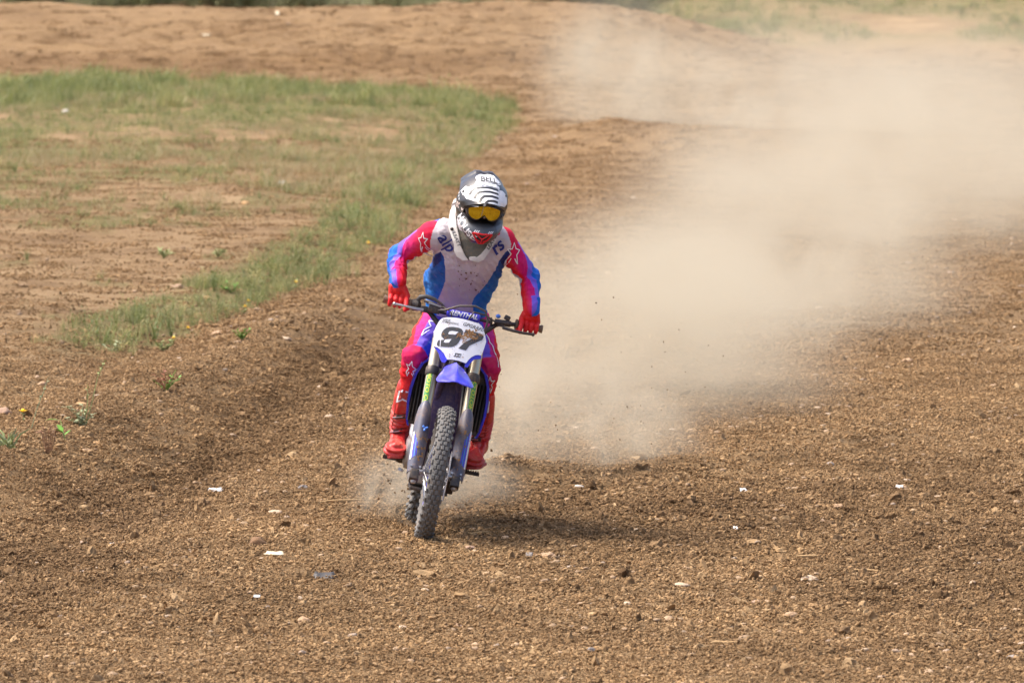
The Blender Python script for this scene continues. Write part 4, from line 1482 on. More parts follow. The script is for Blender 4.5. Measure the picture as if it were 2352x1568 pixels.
RED = s2l(226, 14, 34); MAG = s2l(214, 10, 118); PUR = s2l(126, 96, 214); BLU = s2l(8, 106, 208); NAVY = s2l(22, 44, 118)
WHT = s2l(206, 197, 203); DBLU = s2l(14, 72, 150)
m_cloth = plain('race_cloth', (1, 1, 1), 0.8, dirt=0.3, dirt_scale=5, bump=0.25, bump_scale=700, attr='Col', var=0.10, spec=0.25)
m_glove = plain('glove_cloth', s2l(226, 18, 28), 0.6, dirt=0.2, bump=0.3, bump_scale=500)
m_boot = plain('boot_leather', s2l(206, 24, 36), 0.42, dirt=0.62, dirt_scale=10, coat=0.1)
m_boot_dark = plain('boot_panel', s2l(168, 40, 44), 0.7, dirt=0.35)
m_buckle = plain('buckle', (0.05, 0.05, 0.052), 0.35, dirt=0.3)
m_under = plain('under_layer', (0.03, 0.03, 0.035), 0.9, dirt=0.0)
m_brace = plain('brace_plastic', s2l(218, 212, 206), 0.4, dirt=0.25, dirt_scale=12)
m_bib = plain('brace_padding', s2l(88, 88, 82), 0.75, dirt=0.35, dirt_scale=10, bump=0.4)
m_navy = plain('navy_print', s2l(30, 48, 130), 0.6, dirt=0.1)
m_mudd = plain('damp_mud', s2l(122, 92, 74), 0.95, dirt=0.0)
m_redp = plain('red_plastic', s2l(226, 20, 36), 0.4, dirt=0.15)

GL = bw(-0.345, BY + 0.035, BZ); GR = bw(0.345, BY + 0.035, BZ)
SHL = P(992, 540, 0.52); ELL = P(913, 588, 0.66); WRL = P(914, 648, 0.475)
SHR = P(1152, 552, 0.52); ELR = P(1216, 636, 0.63); WRR = P(1221, 712, 0.475)
TOR = [(1048, 742, 0.98, 0.150, 0.105), (1048, 715, 0.95, 0.160, 0.110), (1049, 685, 0.87, 0.165, 0.120), (1062, 645, 0.76, 0.186, 0.135), (1075, 605, 0.65, 0.188, 0.140),
       (1080, 570, 0.575, 0.192, 0.135), (1084, 540, 0.535, 0.176, 0.115), (1090, 515, 0.515, 0.125, 0.095), (1095, 497, 0.50, 0.085, 0.08)]
ROLL = Matrix.Rotation(R(7), 3, 'Y')


def ell_ring(c, hw, hd, n=32, tilt=0.0, pw=0.85):
    X = ROLL @ Vector((1, 0, 0))
    Y = Vector((0, math.cos(tilt), -math.sin(tilt)))
    out = []
    for k in range(n):
        a = 2 * math.pi * k / n
        ca, sa = math.cos(a), math.sin(a)
        out.append(c + X * (hw * math.copysign(abs(ca) ** pw, ca)) + Y * (hd * math.copysign(abs(sa) ** pw, sa)))
    return out


# ---- body under the clothes: one continuous figure
bd = MB()
bd.loft([ell_ring(P(*t[:3]), t[3] * 0.7, t[4] * 0.6, 20, R(-20)) for t in TOR])
HEAD = P(1104, 474, 0.36)
bd.capsule(P(1092, 505, 0.50), HEAD, 0.055, 0.085)
for S, E, W_, G in ((SHL, ELL, WRL, GL), (SHR, ELR, WRR, GR)):
    bd.capsule(S, E, 0.042, 0.034); bd.capsule(E, W_, 0.034, 0.026); bd.capsule(W_, G + Vector((0, 0.02, 0.02)), 0.024, 0.022)
HPL, KNL, ANL, TOL = P(1008, 738, 1.0), P(953, 818, 0.66), P(917, 990, 0.94), P(908, 1028, 0.76)
HPR, KNR, ANR, TOR_ = P(1090, 745, 1.0), P(1120, 846, 0.66), P(1100, 1008, 0.94), P(1087, 1053, 0.77)
for H, K, A, T in ((HPL, KNL, ANL, TOL), (HPR, KNR, ANR, TOR_)):
    bd.capsule(H, K, 0.062, 0.046); bd.capsule(K, A, 0.044, 0.034); bd.capsule(A - Vector((0, 0, 0.035)), T - Vector((0, 0, 0.015)), 0.026, 0.024)
rlink('body', remesh(bd.mesh(), 0.012, 4), m_under)

# ---- jersey
jm = MB()
rings = [ell_ring(P(*t[:3]), t[3], t[4], tilt=R(-20)) for t in TOR[1:]]
jm.loft(rings)
jm.capsule(SHL.lerp(P(1070, 540, 0.53), 0.35), SHL, 0.088, 0.074)
jm.capsule(SHR.lerp(P(1090, 540, 0.53), 0.35), SHR, 0.088, 0.074)
for S, E, W_ in ((SHL, ELL, WRL), (SHR, ELR, WRR)):
    jm.capsule(S, S.lerp(E, 0.5), 0.070, 0.060, 20)
    jm.capsule(S.lerp(E, 0.5), E, 0.060, 0.053, 20)
    jm.capsule(E, E.lerp(W_, 0.45), 0.053, 0.052, 20)
    jm.capsule(E.lerp(W_, 0.45), W_, 0.051, 0.043, 20)
# loose cloth bellying out at the photo-left side
jm.capsule(P(996, 640, 0.80), P(994, 672, 0.86), 0.058, 0.045)
jme = remesh(jm.mesh(), 0.0042, 9, 0.5)
co = vcoords(jme)


def chain_param(co, pts):
    """nearest point on a polyline: (distance, arc length, axis dir, radial vector)"""
    pts = [np.array(p) for p in pts]
    best = np.full(len(co), 1e9); arc = np.zeros(len(co)); rad_v = np.zeros_like(co); axd = np.zeros_like(co)
    acc = 0
    for a, b in zip(pts[:-1], pts[1:]):
        ab = b - a; ln = np.linalg.norm(ab); u = ab / ln
        t = np.clip((co - a) @ u, 0, ln)
        c = a + t[:, None] * u
        r_ = co - c
        d = np.linalg.norm(r_, axis=1)
        k = d < best
        best[k] = d[k]; arc[k] = acc + t[k]; rad_v[k] = r_[k]; axd[k] = u
        acc += ln
    return best, arc, axd, rad_v, acc


def px_of(co):
    """picture-plane layout coordinates of a point set, for laying out the jersey print"""
    p = R(PITCH)
    rel = co - np.array(CAM)
    fwd = np.array([0, math.cos(p), -math.sin(p)]); upv = np.array([0, math.sin(p), math.cos(p)])
    dd = rel @ fwd
    return 1176 + rel[:, 0] / dd * F_PX, 784 - (rel @ upv) / dd * F_PX


def inpoly(x, y, poly):
    r_ = np.zeros(len(x), bool)
    n = len(poly)
    for i in range(n):
        x0, y0 = poly[i]; x1, y1 = poly[(i + 1) % n]
        c = ((y0 > y) != (y1 > y)) & (x < (x1 - x0) * (y - y0) / (y1 - y0 + 1e-9) + x0)
        r_ ^= c
    return r_


def arm_angle(axd, rv, outer):
    f = np.array([0, -1.0, 0.0]) - axd * (axd @ np.array([0, -1.0, 0.0]))[:, None]
    f /= np.linalg.norm(f, axis=1)[:, None] + 1e-9
    o = np.cross(axd, f)
    o *= np.sign(o @ outer)[:, None]
    return np.degrees(np.arctan2((rv * o).sum(1), (rv * f).sum(1)))


def arm_curve(S, E, W_):
    C = E + (E - (S + W_) / 2) * 0.25
    return [S] + [S * (1 - t) ** 2 + C * 2 * t * (1 - t) + W_ * t * t for t in np.linspace(0.15, 0.9, 10)] + [W_ + (W_ - E) * 0.1]


dL, aL, xL, rL, lenL = chain_param(co, arm_curve(SHL, ELL, WRL))
dR, aR, xR, rR, lenR = chain_param(co, arm_curve(SHR, ELR, WRR))
px, py = px_of(co)
# the folds
nrm = vnormals(jme)
fold = np.zeros(len(co))
for dA, arc, ax_, rv, out in ((dL, aL, xL, rL, np.array([-1.0, 0, 0.3])), (dR, aR, xR, rR, np.array([1.0, 0, 0.1]))):
    ang = arm_angle(ax_, rv, out)
    onarm = sstep(0.09, 0.075, dA) * sstep(0.05, 0.13, arc)
    w = arc / 0.034 + 0.8 * np.sin(np.radians(ang) * 1.0 + 1.0) + 2.2 * fbm(arc * 9, ang / 60, 3, 401)
    ridge = 1 - np.abs(np.sin(w * math.pi * 0.5)) ** 0.7 * 2
    amp = 0.0016 + 0.0052 * np.clip(fbm(arc * 7 + 3, ang / 80, 2, 431) + 0.35, 0, 1)
    fold += onarm * amp * ridge
torso = (dL > 0.085) & (dR > 0.085)
tw = fbm(co[:, 0] * 9 + co[:, 2] * 5, co[:, 2] * 14 - co[:, 0] * 6, 4, 441, 0.55)
tw2 = fbm((co[:, 0] + 0.7 * co[:, 2]) * 26, (co[:, 2] - 0.7 * co[:, 0]) * 5, 3, 451, 0.5)
fold += np.where(torso, 0.010 * tw - 0.010 * (np.abs(tw2) ** 0.8 - 0.3), 0)
co = co + nrm * fold[:, None]
set_coords(jme, co)
col = np.tile(WHT, (len(co), 1))
front = nrm[:, 1] < 0.35
lp = [(1012, 578), (1018, 592), (1023, 618), (1023, 645), (1014, 670), (1004, 692), (1002, 740), (940, 740), (940, 600), (985, 592)]
rp = [(1170, 572), (1160, 580), (1146, 600), (1133, 628), (1116, 655), (1096, 678), (1084, 696), (1092, 740), (1180, 740), (1185, 590)]
blue = inpoly(px, py, lp) | inpoly(px, py, rp)
blue |= (~front) & (py > 600)
g = sstep(585, 680, py)[:, None]
bl = DBLU * (1 - g) + s2l(6, 120, 206) * g
n_ = sstep(0.0, 0.35, tw)[:, None]
col = np.where(blue[:, None], bl, col)
navy = inpoly(px, py, [(1012, 578), (1002, 586), (990, 600), (996, 615), (1012, 600)]) | inpoly(px, py, [(1172, 570), (1148, 598), (1156, 612), (1168, 596)])
col = np.where(navy[:, None], s2l(22, 44, 110), col)
wp = [(1040, 474), (1028, 490), (1004, 510), (994, 530), (988, 555), (988, 578), (1000, 596), (1012, 720), (1150, 720), (1160, 600), (1172, 582), (1174, 560), (1166, 535), (1150, 512), (1140, 474)]
inw = inpoly(px, py, wp)
for dA, arc, ax_, rv, out, lenA in ((dL, aL, xL, rL, np.array([-1.0, 0, 0.3]), lenL), (dR, aR, xR, rR, np.array([1.0, 0, 0.1]), lenR)):
    ang = arm_angle(ax_, rv, out)
    arm = (dA < 0.098) & (~inw | (py < 470))
    t = arc / lenA
    q = ang / 90.0
    cuff = sstep(0.80, 0.82, t) * 0.34
    gm = (sstep(-0.55, 0.15, q) * (0.25 + 0.75 * sstep(0.02, 0.35, t)))[:, None]
    c = RED * (1 - gm) + MAG * gm
    q = q + cuff
    thp = 0.72 - 0.34 * sstep(0.30, 0.55, t)
    thb = 1.25 - 0.40 * sstep(0.30, 0.55, t)
    c = np.where(((q > thp) & (t > 0.12))[:, None], PUR, c)
    c = np.where((q > thb)[:, None], BLU, c)
    c = np.where(((q < -0.93) & (q > -1.6) & (t > 0.08) & (t < 0.8))[:, None], WHT * 0.95, c)
    back_red = (q > 1.5) & (t < 0.3)
    c = np.where(back_red[:, None], RED, c)
    col = np.where(arm[:, None], c, col)
# shoulders and upper back are red
yoke = (~inw) & ~blue & (py < 585) & (dL >= 0.098) & (dR >= 0.098)
col = np.where(yoke[:, None], RED, col)
set_color(jme, col)
jersey = rlink('jersey', jme, m_cloth)
jb_w = None
jme_b = bvh_of(jme)      # in rider coordinates


# ---- pants
pm = MB()
pm.loft([ell_ring(P(1048, 765, 1.02), 0.13, 0.12), ell_ring(P(1048, 745, 1.0), 0.160, 0.13), ell_ring(P(1050, 720, 0.965), 0.163, 0.118), ell_ring(P(1050, 703, 0.93), 0.155, 0.11)])
for H, K, A in ((HPL, KNL, ANL), (HPR, KNR, ANR)):
    top = K.lerp(A, 0.08)
    bot = K.lerp(A, 0.52)
    pm.capsule(H, H.lerp(K, 0.5), 0.092, 0.086, 20)
    pm.capsule(H.lerp(K, 0.5), K, 0.086, 0.066, 20)
    pm.capsule(K, top, 0.069, 0.066, 20)
    pm.capsule(top, K.lerp(A, 0.25), 0.064, 0.056, 20)
    pm.capsule(K.lerp(A, 0.25), bot, 0.056, 0.048, 20)
pme = remesh(pm.mesh(), 0.0055, 7, 0.5)
co = vcoords(pme); nrm = vnormals(pme)
col = np.tile(s2l(30, 90, 190), (len(co), 1))
dl, al, xl, rl, lnl = chain_param(co, [HPL, KNL, ANL])
dr, ar, xr, rr_, lnr = chain_param(co, [HPR, KNR, ANR])
px, py = px_of(co)
fold = 0.012 * fbm(co[:, 0] * 10, co[:, 2] * 16, 4, 471, 0.5) - 0.016 * (np.abs(fbm((co[:, 0] + co[:, 2]) * 12, (co[:, 2] - co[:, 0]) * 6, 3, 475)) - 0.25)
for left, dA, arc, ax_, rv, K, H in ((True, dl, al, xl, rl, KNL, HPL), (False, dr, ar, xr, rr_, KNR, HPR)):
    out = np.array([-1.0, 0, 0]) if left else np.array([1.0, 0, 0])
    side = (co[:, 0] < (HPL.x + HPR.x) / 2) if left else (co[:, 0] >= (HPL.x + HPR.x) / 2)
    ang = arm_angle(ax_, rv, out)
    lt = (K - H).length
    t = arc / lt
    c = np.tile(s2l(34, 84, 182), (len(co), 1))
    c = np.where((ang > -8)[:, None], s2l(104, 84, 206), c)
    c = np.where((ang > 34)[:, None], s2l(206, 14, 124), c)
    c = np.where((ang > 74 - 22 * sstep(0.4, 1, t))[:, None], RED, c)
    kn = sstep(0.985, 1.0, t)[:, None]
    c = c * (1 - kn) + (RED * (0.25 + 0.75 * sstep(0.98, 1.2, t))[:, None] + s2l(196, 10, 100) * (0.75 - 0.75 * sstep(0.98, 1.2, t))[:, None]) * kn
    c = np.where((t > 1.22)[:, None], RED, c)
    k = side & (py > 716)
    col = np.where(k[:, None], c, col)
    w = arc / 0.05 + 1.5 * fbm(arc * 6, ang / 70, 3, 481)
    fold += side * (0.003 * (1 - 2 * np.abs(np.sin(w * 1.57))) * sstep(0.2, 0.7, t))
    seam = np.exp(-((t - 0.92) / 0.018) ** 2) + np.exp(-((t - 1.24) / 0.02) ** 2)
    fold -= side * 0.006 * seam
col = np.where((py < 718)[:, None], s2l(30, 90, 190), col)
co = co + nrm * fold[:, None]
set_coords(pme, co)
set_color(pme, col)
pants = rlink('trousers', pme, m_cloth)
pants_b = bvh_of(pme)
# dark waist strap between jersey and trousers
MB().tube([loc(P(975, 690, 0.80)), loc(P(1000, 700, 0.76)), loc(P(1022, 708, 0.75))], [0.008, 0.010, 0.006], 8, flat=0.004).build('waist_strap', m_buckle, rider)

# ---- boots
for H, K, A, T, s in ((HPL, KNL, ANL, TOL, -1), (HPR, KNR, ANR, TOR_, 1)):
    b_ = MB()
    up = (K - A).normalized()
    b0 = A.lerp(K, 0.60)
    fwd = (T - A); fwd.z = 0; fwd.normalize()
    sidev = Vector((0, 0, 1)).cross(fwd)
    heel = A - fwd * 0.055 - Vector((0, 0, 0.045))
    b_.capsule(b0, A.lerp(K, 0.35), 0.060, 0.063, 20)
    b_.capsule(A.lerp(K, 0.35), A.lerp(K, 0.08), 0.063, 0.054, 20)
    b_.capsule(A.lerp(K, 0.08), A - Vector((0, 0, 0.02)), 0.054, 0.050, 20)
    b_.capsule(A - fwd * 0.02 - Vector((0, 0, 0.03)), A + fwd * 0.06 - Vector((0, 0, 0.045)), 0.046, 0.044, 20)
    b_.capsule(heel, A + fwd * 0.05 - Vector((0, 0, 0.055)), 0.042, 0.043, 20)
    toe = T + fwd * 0.0 - Vector((0, 0, 0.010))
    b_.capsule(A + fwd * 0.05 - Vector((0, 0, 0.055)), toe, 0.044, 0.043, 20)
    b_.capsule(toe - sidev * 0.018, toe + sidev * 0.018, 0.040, 0.040, 20)
    # shin plate and calf plate swell
    b_.box(A.lerp(K, 0.42) + fwd * 0.035, (0.085, 0.045, 0.15), up.to_track_quat('Z', 'Y').to_matrix(), 0.9)
    bme = remesh(b_.mesh(), 0.005, 6, 0.5)
    co = vcoords(bme); nrm = vnormals(bme)
    # flatten the sole, fold the ankle
    zs = T.z - 0.047
    lowline = zs + 0.0
    co[:, 2] = np.where(co[:, 2] < lowline, lowline + (co[:, 2] - lowline) * 0.15, co[:, 2])
    d_, arc, ax_, rv, ln = chain_param(co, [K, A])
    t = arc / ln
    fl = sstep(0.66, 0.72, t) * (1 - sstep(0.95, 1.0, t))
    fold = fl * 0.0065 * np.sin(t * 120 + 0.8 * np.sin(co[:, 0] * 40)) - 0.004 * np.exp(-((t - 0.46) / 0.012) ** 2) + 0.004 * fbm(co[:, 0] * 18, co[:, 2] * 18, 3, 491)
    co += nrm * fold[:, None]
    set_coords(bme, co)
    boot = rlink('boot', bme, m_boot)
    bb = bvh_of(bme)
    # buckles with their straps across the front
    for k, (tt, w) in enumerate(((0.79, 0.058), (0.985, 0.055))):
        c = K.lerp(A, tt)
        o = loc(c)
        side_n = (fwd + sidev * (0.1 * 1)).normalized()
        U = sidev - up * 0.12 * s
        print_poly('strap', [[(-0.060, -0.010), (0.060, -0.010), (0.060, 0.010), (-0.060, 0.010)]], o, U, up, fwd, bb, m_boot, boot, 0.005)
        bx_ = -0.002
        pz = bb.ray_cast(o + U.normalized() * bx_ + fwd * 0.25, -fwd)[0]
        if pz is not None:
            rot = Matrix((U.normalized(), fwd, up)).transposed()
            bk = MB().box(pz + fwd * 0.006, (0.056, 0.020, 0.030), rot, 0.85).build('buckle', m_buckle, boot, bevel=0.004)
            MB().cyl(pz + fwd * 0.014 - U.normalized() * 0.040, pz + fwd * 0.014 + U.normalized() * 0.012, 0.0028, n=8).build('buckle_wire', m_alu, bk)
    # dull flex panels and star mark
    oc = loc(A) + fwd * 0.03
    print_poly('flex_panel', [[(-0.03, -0.03), (-0.012, -0.012), (0.012, -0.012), (0.028, -0.03), (0.018, -0.038), (0.0, -0.030), (-0.02, -0.040)]], oc, sidev, Vector((0, 0, 1)), (fwd + Vector((0, 0, 0.8))).normalized(), bb, m_boot_dark, boot, 0.002)
    print_poly('seam', stroke([(-s * -0.045, 0.19), (-s * -0.040, 0.10), (-s * -0.040, 0.02)], 0.006), loc(A), sidev, up, fwd, bb, m_boot_dark, boot, 0.002)
    star = [(-0.040, 0.062), (-0.026, 0.024), (-0.028, -0.048), (-0.002, -0.028), (0.036, -0.046), (0.026, -0.006), (0.046, 0.024), (0.012, 0.022), (-0.002, 0.056), (-0.014, 0.022)]
    if s > 0:
        star = [(-a, b2) for a, b2 in star]
    print_poly('star_mark', stroke(star[1:], 0.0095), loc(K.lerp(A, 0.50)) + Vector((s * 0.010, 0, 0)), sidev, up, fwd, bb, m_wprint, boot, 0.003)
    # sole
    sl = MB()
    sol = []
    for u, w in ((-0.05, 0.030), (-0.03, 0.037), (0.03, 0.036), (0.10, 0.040), (0.16, 0.043), (0.20, 0.040), (0.222, 0.026)):
        sol.append((u, w))
    ptsL = [A + fwd * u + sidev * w for u, w in sol]; ptsR = [A + fwd * u - sidev * w for u, w in reversed(sol)]
    ring = ptsL + ptsR
    sl.loft([[loc(Vector((p.x, p.y, zs - 0.006))) for p in ring], [loc(Vector((p.x, p.y, zs + 0.008))) for p in ring]])
    sl.build('sole', m_boot_dark, boot, bevel=0.003)

# ---- gloves
bd_ = (GR - GL).normalized()
for G, W_, s in ((GL, WRL, -1), (GR, WRR, 1)):
    gm_ = MB()
    fw = Vector((0, -1, 0)); fw = (fw - bd_ * fw.dot(bd_)).normalized()
    upv = fw.cross(bd_); upv = upv if upv.z > 0 else -upv
    inn = bd_ * (-s)          # towards the middle of the bar
    kn_c = G + upv * 0.036 - fw * 0.004
    gm_.capsule(W_.lerp(G, -0.05), W_.lerp(G, 0.35), 0.033, 0.035)
    for k in range(4):
        x = -0.040 + k * 0.0272          # outer (little) to inner (index)
        r_ = (0.0122, 0.0132, 0.0134, 0.0130)[k]
        kc = G + inn * x + upv * (0.038 if k else 0.032) + fw * 0.008
        gm_.capsule(W_.lerp(G, 0.30) + inn * x * 0.6, kc, 0.026, r_ + 0.004, 12)
        lever = (k == 3)
        if lever:
            p1 = G + inn * x + fw * 0.052 + upv * 0.014
            p2 = G + inn * (x + 0.002) + fw * 0.076 - upv * 0.006
            p3 = G + inn * (x + 0.002) + fw * 0.084 - upv * 0.030
        else:
            p1 = G + inn * x + fw * 0.036 + upv * 0.010
            p2 = G + inn * x + fw * 0.035 - upv * 0.012
            p3 = G + inn * x + fw * 0.014 - upv * 0.023
        gm_.capsule(kc, p1, r_ + 0.001, r_, 12); gm_.capsule(p1, p2, r_, r_ * 0.95, 12); gm_.capsule(p2, p3, r_ * 0.95, r_ * 0.86, 12)
    # thumb under the grip
    t0 = W_.lerp(G, 0.45) + inn * 0.028
    t1 = G + inn * 0.052 - fw * 0.012 + upv * 0.008
    t2 = G + inn * 0.056 + fw * 0.022 - upv * 0.024
    gm_.capsule(t0, t1, 0.016, 0.0135, 12); gm_.capsule(t1, t2, 0.0135, 0.0115, 12)
    rlink('glove', remesh(gm_.mesh(), 0.0020, 1, 0.4), m_glove)

# ---- star marks on sleeves and trousers
bj = jme_b
star = [(-0.016, -0.030), (-0.034, -0.066), (-0.040, -0.034), (-0.018, -0.004), (-0.044, 0.026), (-0.012, 0.024), (0.006, 0.060), (0.016, 0.024), (0.044, 0.014), (0.020, -0.014), (0.030, -0.064), (0.008, -0.034)]
dn = Vector((0, -1, 0.15)).normalized()
def starmark(name, c, bvh, parent, ang, sc, mir, mat=None, w=0.0048, nn=dn):
    ca, sa = math.cos(R(ang)), math.sin(R(ang))
    pts = [((-a if mir else a) * sc, b2 * sc) for a, b2 in star]
    pts = [(a * ca - b2 * sa, a * sa + b2 * ca) for a, b2 in pts]
    print_poly(name, stroke(pts, w), loc(c), (1, 0, 0), (0, 0.1, 1), nn, bvh, mat or m_wprint, parent, 0.003, 0.010)
starmark('star_mark', P(966, 552, 0.45), bj, jersey, -18, 0.72, True, nn=Vector((-0.5, -1, 0.3)).normalized())
starmark('star_mark', P(1186, 578, 0.45), bj, jersey, 8, 0.85, False, nn=Vector((0.35, -1, 0.2)).normalized())
starmark('star_mark', P(968, 738, 0.6), pants_b, pants, -8, 0.95, False, nn=Vector((-0.35, -1, 0.2)).normalized())
starmark('star_mark', P(940, 845, 0.6), pants_b, pants, -20, 0.62, False, nn=Vector((-0.35, -1, 0.2)).normalized())
starmark('star_mark', P(1132, 880, 0.6), pants_b, pants, 10, 0.6, True, nn=Vector((0.4, -1, 0.2)).normalized())
print_poly('piping', stroke([(0, 0.16), (0.004, 0.08), (0.010, 0.0), (0.012, -0.08), (0.006, -0.15)], 0.006), loc(P(1129, 775, 0.7)), (1, 0, 0), (0, 0.1, 1), (0.5, -1, 0), pants_b, m_wprint, pants, 0.003)
# chest lettering, half hidden by the brace
def jtext(txt, at, size, rot, mat, **kw):
    c, s_ = math.cos(R(rot)), math.sin(R(rot))
    return print_text('lettering', txt, size, loc(P(at[0], at[1], 0.4)), (c, 0, s_), (-s_, 0.1, c), (0, -1, 0.1), bj, mat, jersey, off=0.0065, **kw)
jtext('alp', (1026, 555), 0.085, -52, m_navy, bold=0.02, shear=0.2)
jtext('rs', (1141, 566), 0.088, 42, m_navy, bold=0.02, shear=0.2)
rs = random.Random(21)
for k in range(46):
    x, y = 1078 + rs.gauss(0, 26), 645 + rs.gauss(0, 24)
    if 1015 < x < 1125 and 600 < y < 705:
        print_poly('mud_spot', [splat(rs, rs.choice([0.0018, 0.002, 0.003, 0.004, 0.006]) * rs.uniform(0.7, 1.2), 9)], loc(P(x, y, 0.4)), (1, 0, 0), (0, 0, 1), (0, -1, 0), bj, m_mudd, jersey, 0.003)

# ---- helmet
m_hel = plain('helmet_paint', (1, 1, 1), 0.32, dirt=0.10, dirt_scale=10, attr='Col', coat=0.25, var=0.05)
HM = Matrix.Translation(loc(HEAD)) @ (Matrix.Rotation(R(9), 4, 'Z') @ Matrix.Rotation(R(6.5), 4, 'Y') @ Matrix.Rotation(R(17), 4, 'X'))
NA, NE = 150, 110
V = []
az = np.linspace(-math.pi, math.pi, NA, endpoint=False)
elv = np.linspace(-math.pi / 2 + 0.001, math.pi / 2 - 0.001, NE)
A_, E_ = np.meshgrid(az, elv)
dirx = np.cos(E_) * np.sin(A_); diry = -np.cos(E_) * np.cos(A_); dirz = np.sin(E_)
base = 1 / np.sqrt((dirx / 0.128) ** 2 + (diry / np.where(diry > 0, 0.160, 0.150)) ** 2 + (dirz / np.where(dirz > 0, 0.152, 0.142)) ** 2)
ad = np.degrees(np.abs(A_)); ed = np.degrees(E_)
chin = sstep(np.clip(88 + 1.0 * (ed + 22), 44, 88), 16, ad) ** 1.1 * sstep(-10, -24, ed) * sstep(-74, -52, ed)
r_ = base + chin * (0.075 - 0.0005 * ad)
edge_lo = -15 + 12 * sstep(10, 62, ad)
port = sstep(70, 60, ad) * sstep(edge_lo - 2.5, edge_lo + 1.5, ed) * sstep(27, 23, ed)
r_ = r_ * (1 - port) + np.minimum(r_, 0.112) * port
# a styling groove behind the port and a rear spoiler edge
r_ += 0.004 * np.exp(-((ed + 30 + 0.15 * ad) / 3.0) ** 2) * sstep(100, 70, ad) - 0.004 * np.exp(-((ed - 38) / 3.0) ** 2) * sstep(40, 70, ad)
zcut = -0.150
X, Y, Z = dirx * r_, diry * r_, dirz * r_
low = Z < zcut
Z = np.where(low, zcut + (Z - zcut) * 0.1, Z)
V = np.stack([X, Y, Z], -1).reshape(-1, 3)
F = []
for i in range(NE - 1):
    for j in range(NA):
        k = (j + 1) % NA
        F.append((i * NA + j, i * NA + k, (i + 1) * NA + k, (i + 1) * NA + j))
F.append(tuple(reversed(range(NA)))); F.append(tuple((NE - 1) * NA + j for j in range(NA)))
hme = mesh([HM @ Vector(v) for v in V], F, True)
hc = np.tile(s2l(26, 27, 31), (len(V), 1))
adf, edf = ad.ravel(), ed.ravel()
hc = np.where((port.ravel() > 0.3)[:, None], s2l(16, 16, 17), hc)
hc = np.where(((chin.ravel() > 0.5) & (adf < 26) & (edf > -34))[:, None], s2l(74, 78, 84), hc)
hc = np.where(((chin.ravel() > 0.35) & (adf < 48) & (adf > 26) & (edf > -27))[:, None], s2l(96, 102, 110), hc)
hc = np.where((edf < -52)[:, None], s2l(28, 28, 30), hc)
set_color(hme, hc)
helmet = link('helmet', hme, m_hel, rider)
hb = bvh_of(hme)


def hv(x, y, z):
    return HM @ Vector((x, y, z))


def hd(x, y, z):
    return (HM.to_3x3() @ Vector((x, y, z))).normalized()


# goggles: frame, lens, strap
def port_ring(scale, y_add, n=40, nose=True):
    pts = []
    for k in range(n):
        a = 2 * math.pi * k / n
        ca, sa = math.cos(a), math.sin(a)
        x = 0.089 * scale * math.copysign(abs(ca) ** 0.55, ca)
        x *= 1 - 0.16 * max(0.0, -sa)
        z = 0.022 + 0.044 * scale * math.copysign(abs(sa) ** 0.62, sa)
        if nose and sa < 0:
            z += 0.030 * math.exp(-(x / 0.020) ** 2) - 0.004
        y = -0.150 + 1.9 * x * x + y_add + (0.012 - z) * -0.10
        pts.append(hv(x, y, z))
    return pts


gf = MB()
gf.loft([port_ring(1.06, 0.05), port_ring(1.07, 0.012), port_ring(1.03, -0.003), port_ring(0.93, -0.005), port_ring(0.90, 0.004)], cap=False)
gog = gf.build('goggles', m_black, helmet)
m_lens, nt, b = nodes_of('gold_mirror_lens')
b.inputs['Base Color'].default_value = (0.62, 0.42, 0.02, 1)
b.inputs['Metallic'].default_value = 0.75
b.inputs['Roughness'].default_value = 0.16
tcn = N(nt, 'ShaderNodeTexCoord')
nz = N(nt, 'ShaderNodeTexNoise', Scale=26.0, Detail=4.0)
L(nt, tcn.outputs['Object'], nz.inputs['Vector'])
rmp = ramp(nt, nz.outputs[0], [(0.35, (0.56, 0.40, 0.012)), (0.6, (0.72, 0.58, 0.04))])
L(nt, rmp.outputs[0], b.inputs['Base Color'])
ctr = hv(0, -0.158, 0.014)
lm = MB()
rings = []
for q in (1.0, 0.8, 0.6, 0.4, 0.2):
    rings.append([])
    for k in range(40):
        a = 2 * math.pi * k / 40
        ca, sa = math.cos(a), math.sin(a)
        x = 0.089 * 0.92 * q * math.copysign(abs(ca) ** 0.55, ca)
        x *= 1 - 0.16 * max(0.0, -sa)
        z = 0.022 + 0.044 * 0.92 * q * math.copysign(abs(sa) ** 0.62, sa)
        if sa < 0:
            z += (0.030 * math.exp(-(x / 0.020) ** 2) - 0.004) * q ** 2
        rings[-1].append(hv(x, -0.152 + 1.9 * x * x + (0.012 - z) * -0.10, z))
lm.loft(rings)
lens = lm.build('lens', m_lens, helmet)
lnb = bvh_of(lens.data)
print_poly('reflection_streak', [[(-0.0015, -0.025), (0.0015, -0.025), (0.0015, 0.055), (-0.0015, 0.055)]], hv(-0.012, -0.2, 0.018), hd(1, 0, 0.0), hd(0.12, 0, 1), hd(0, -1, 0), lnb, m_silver, helmet, 0.0008)  # vertical reflection streak laid on the lens as a silver strip
MB().sphere(hv(0.002, -0.160, -0.004), 0.006).build('nose_stud', m_grip, helmet)
